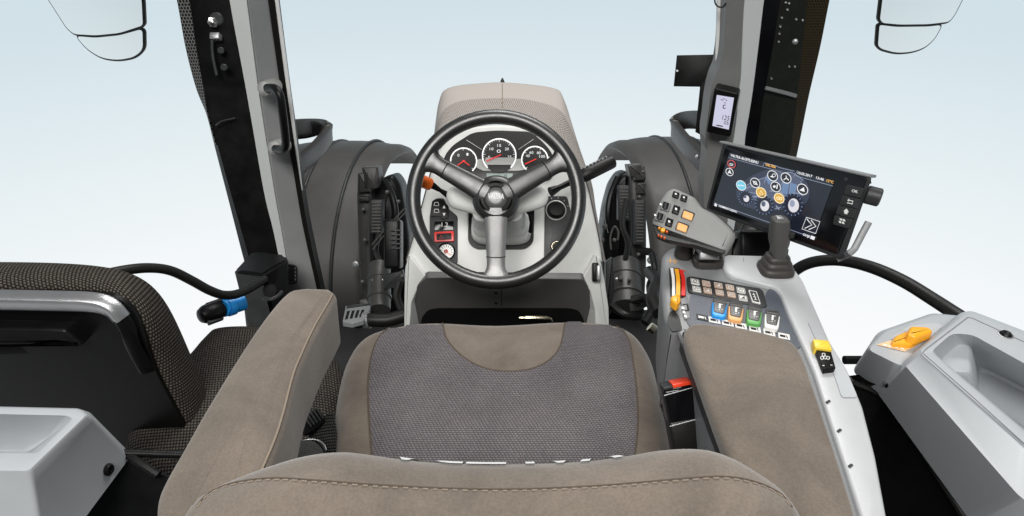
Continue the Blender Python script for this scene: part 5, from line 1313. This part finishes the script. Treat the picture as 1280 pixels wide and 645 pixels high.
obj('connector', bm, M['black'], lb)
db = thing('door_bar', D(160, 337, 1.1), 'slim black bent door bar running over passenger seat to the latch box', 'bar')
obj('bar_tube', tubebm(cm([D(100, 350, 1.02), D(158, 337.5, 1.08), D(190, 335, 1.12), (D(215, 339, 1.15)), D(240, 351, 1.18), D(262, 363, 1.21), D(282, 369, 1.25), D(303, 365, 1.29), D(331, 349, 1.36)], 6), .0088, 14), M['rubber'], db)
db = thing('door_bar', D(1196, 392, 1.0), 'thick black arched door bar, right of the touchscreen', 'bar')
obj('bar_tube', tubebm(cm([D(985, 345, 1.22), D(1004, 332, 1.2), D(1026, 326, 1.18), D(1056, 326, 1.15), D(1092, 335, 1.1), D(1130, 352, 1.05), D(1166, 374, 1.0), D(1200, 396, .95), D(1230, 415, .92)], 6), .0105, 16), M['rubber'], db)
db2 = thing('door_sill', D(1070, 450, 1.1), 'short dark door sill edge showing behind the right storage console', 'sill')
obj('sill_edge', tubebm([D(1055, 450, 1.2), D(1090, 450, 1.2), D(1200, 450, 1.2)], .008, 10), M['matte'], db2)
kc = thing('clamp_knob', D(265, 398, 1.32), 'dark wing knob on a bright blue collar, below the latch box', 'knob')
k0, k1, k2, k3 = D(249, 396, 1.27), D(277, 386, 1.31), D(281, 384, 1.32), D(303, 377, 1.35)
ax = (k1 - k0).normalized(); sd = ax.cross(UP).normalized()
obj('knob_body', tubebm([k0, k0.lerp(k1, .06), k0.lerp(k1, .25), k0.lerp(k1, .7), k1], [.008, .014, .019, .022, .016], 14), M['black'], kc)
for s_ in (0, 1, 2): obj('knob_wing', boxbm(k0.lerp(k1, .55) + (UP * math.cos(R(120 * s_ + 20)) + sd * math.sin(R(120 * s_ + 20))) * .019, ax * .017, (UP * math.cos(R(120 * s_ + 20)) + sd * math.sin(R(120 * s_ + 20))) * .006, ax.cross(UP * math.cos(R(120 * s_ + 20)) + sd * math.sin(R(120 * s_ + 20))).normalized() * .004, .002), M['dark'], kc)
obj('blue_collar', tubebm([k1, k2, k2.lerp(k3, .1), k2.lerp(k3, .45), k2.lerp(k3, .5), k3], [.018, .020, .0215, .0215, .019, .019], 18), M['blue'], kc)

# ================================================================== storage consoles either side
def tub(levels, c, mat, name, par, sharp=40):
    """levels: (outline px, z) from the lowest outside edge over the rim and down into the well; all outlines have as many corners"""
    rings = [[DZ(x, y, z) for x, y in px] for px, z in levels]
    bm = bmesh.new(); loft(bm, rings, cap1=True); return obj(name, bm, mat, par, sharp=sharp)
lc_ = thing('storage_console', DZ(60, 600, .55), 'pale grey open storage box behind the passenger seat, bottom left', 'console')
z0 = .76
def L5(a, b, c, d, r=6): return rp([(-260, a[0], 3), (b[0], b[1], r), (c[0], c[1], r), (d[0], d[1], r), (-260, a[1], 3)], 5, 6)
lbody = tub([(L5((560, 712), (154, 556), (163, 571), (58, 712)), .655), (L5((508, 606), (112, 514), (119, 524), (41, 606)), .742), (L5((502, 590), (100, 510.5), (112, 519), (38, 592)), z0 - .003), (L5((504, 587), (97, 512.5), (107, 519.5), (35.5, 588.5), 5), z0),
     (L5((511.5, 566), (84, 519.5), (92, 523.5), (48, 567), 5), z0), (L5((513, 565), (82, 521), (89, 525), (47, 565.5), 5), z0 - .004), (L5((540, 568), (62, 545), (66, 548), (30, 569), 5), z0 - .05), (L5((560, 580), (30, 562), (34, 564), (14, 578), 3), z0 - .072)], None, M['cool'], 'box_body', lc_, sharp=50)
sp_, sn_ = surf(lbody, 135.5, 587)
obj('screw', lathebm(sp_, sn_, [(.0072, -.004), (.0072, .0015), (.0055, .0035), (.002, .003), (.0001, .002)], 18), M['black'], lc_)
lw = thing('side_panel', DZ(170, 620, .5), 'flat black lower panel under the pale storage box, bottom left', 'panel')
obj('panel_sheet', flatbm([D(100, 660, .775), D(160, 572, .79), D(200, 590, .79), D(330, 640, .80), D(330, 760, .8), D(60, 760, .8)], -FW, t=.004), M['black'], lw)
obj('panel_ridge', tubebm([D(161, 570, .782), D(178, 581, .778), D(198, 594, .776)], .005, 8), M['black'], lw)

rc = thing('storage_console', DZ(1200, 560, .55), 'pale grey storage console with deep well and orange tab, bottom right', 'console')
z0 = .80
def R7(*v, r=8): return rp([(x, y, r) for x, y in v], 6, 6)
to = R7((1145, 440), (1203, 394), (1216, 391), (1300, 428), (1440, 480), (1440, 690), (1280, 560))
to_i = R7((1148.5, 440), (1204, 397), (1215.5, 394.5), (1300, 431), (1436, 482), (1436, 684), (1280, 555))
ho = R7((1163, 440), (1190, 416.5), (1216, 418.5), (1280, 454), (1420, 520), (1420, 660), (1284, 545))
hi = R7((1166, 440.5), (1192, 419), (1215, 421), (1280, 456.5), (1416, 522), (1416, 655), (1285, 541))
hb = R7((1199, 478), (1216, 458), (1240, 464), (1290, 490), (1380, 530), (1380, 600), (1284, 538))
hb2 = R7((1205, 480), (1219, 463), (1240, 469), (1288, 494), (1370, 535), (1370, 590), (1284, 534), r=5)
lo1 = R7((1128, 453), (1200, 391), (1214, 388), (1310, 425), (1450, 470), (1450, 760), (1272, 618))
lo2 = R7((1094, 487), (1195, 402), (1212, 399), (1310, 430), (1450, 480), (1450, 940), (1212, 650))
rbody = tub([(lo2, .70), (lo1, .783), (to, z0 - .003), (to_i, z0), (ho, z0), (hi, z0 - .005), (hb, z0 - .085), (hb2, z0 - .09)], None, M['cool'], 'box_body', rc, sharp=45)
bm = bmesh.new(); zq = zplane(z0 + .0002)
obj('rim_groove', strokebm(zq, [(1280, 554.5), (1215, 495.5), (1153, 441), (1158, 436), (1210, 396.5), (1216, 398), (1290, 432)], .0012, 0, .0004), M['mid'], rc)
# front lobe with the orange tab
f0 = R7((1081, 437), (1105, 413.5), (1166, 393), (1215, 396), (1215, 470), (1122, 459))
f1 = R7((1085, 437), (1107, 416.5), (1166, 396), (1212, 399), (1210, 466), (1123, 456), r=7)
f2 = R7((1065, 464), (1097, 415), (1166, 391), (1225, 400), (1225, 500), (1104, 496))
flobe = tub([(f2, .70), (f0, .771), (f1, .775)], None, M['cool'], 'front_lobe', rc, sharp=50)
zf = zplane(.7754)
obj('tab_recess', flatbm(zf.poly(rp([(1112, 424), (1135, 408, 8), (1165, 404, 8), (1180, 407, 6), (1150, 432, 5)], 4)), zf.n, t=.0006), M['trim'], rc)
tb = obj('orange_tab', padbm(zf.poly(rp([(1114, 428, 4), (1119, 419, 4), (1136, 412, 4), (1163, 411, 5), (1166, 415, 4), (1140, 430, 4)], 3), .008), zf.n, .008, .003), M['amber'], rc)
obj('tab_grip', padbm(zf.poly(rp([(1134, 417, 3), (1138, 406.5, 3), (1160, 407.5, 5), (1168, 413, 4), (1146, 421, 4)], 3), .019), zf.n, .012, .004), M['amber'], tb)
lbp = obj('warning_label', flatbm(zf.poly([(1096, 431), (1115, 425.5), (1141, 434.5), (1131, 439.5)], .0004), zf.n, t=.0005), mk('peach_label', (.85, .55, .30), .5), rc)
bm = bmesh.new()
for i in range(4): strokebm(zf, [(1104 + 7 * i, 431 + 1.3 * i), (1109 + 7 * i, 432.2 + 1.3 * i)], .003, .0011, .0002, bm=bm)
obj('label_marks', bm, M['white'], lbp)
for x, y, bd in ((1114, 482, flobe), (1257, 418.5, rbody)):
    p, nn = surf(bd, x, y)
    s_ = obj('screw', lathebm(p, nn, [(.0068, -.006), (.0068, .0015), (.005, .0035), (.002, .003), (.0001, .002)], 18), M['black'], rc)
    obj('washer', lathebm(p, nn, [(.0085, -.004), (.0085, .0004), (.0066, .0008)], 20, cap=False), M['satin'], s_)
# black inner side below the console
sd_ = thing('side_panel', DZ(1150, 620, .4), 'black curved inner side panel under the right storage console', 'panel')
edge = cm([(1060, 470), (1073, 479), (1095, 488), (1119, 505), (1150, 552), (1205, 638), (1250, 710)], 5)
rings = [[DZ(p.x + 2, p.y - 2, .715) + V((.012, 0, 0)) for p in edge], [DZ(p.x, p.y, .695) for p in edge], [DZ(p.x, p.y, .695) + V((-.015, 0, -.10)) for p in edge], [DZ(p.x, p.y, .695) + V((-.02, 0, -.55)) for p in edge]]
bm = bmesh.new(); loft(bm, rings, closed=False)
obj('panel_sheet', bm, M['black'], sd_)
Ep = [DZ(p.x, p.y, .695) for p in edge]
obj('edge_welt', tubebm([p + V((-.004, 0, 0)) for p in Ep], .004, 8), M['rubber'], sd_)

# ================================================================== pairs
for nm, g in (('cab_pillar', 'front cab pillars'), ('outer_column', 'columns outside the pillars'), ('hand_rail', 'hand rails by the pillars'), ('wing_mirror', 'wing mirrors'), ('front_fender', 'front fenders'),
              ('engine_fitting', 'fittings beside the fenders'), ('door_bar', 'door bars'), ('storage_console', 'storage consoles'), ('side_panel', 'black side panels')):
    for o in SC.objects:
        if o.parent is None and o.name.split('.')[0] == nm: o['group'] = g
for o in SC.objects:
    if o.parent is None and 'category' in o.keys(): o['kind'] = 'thing'
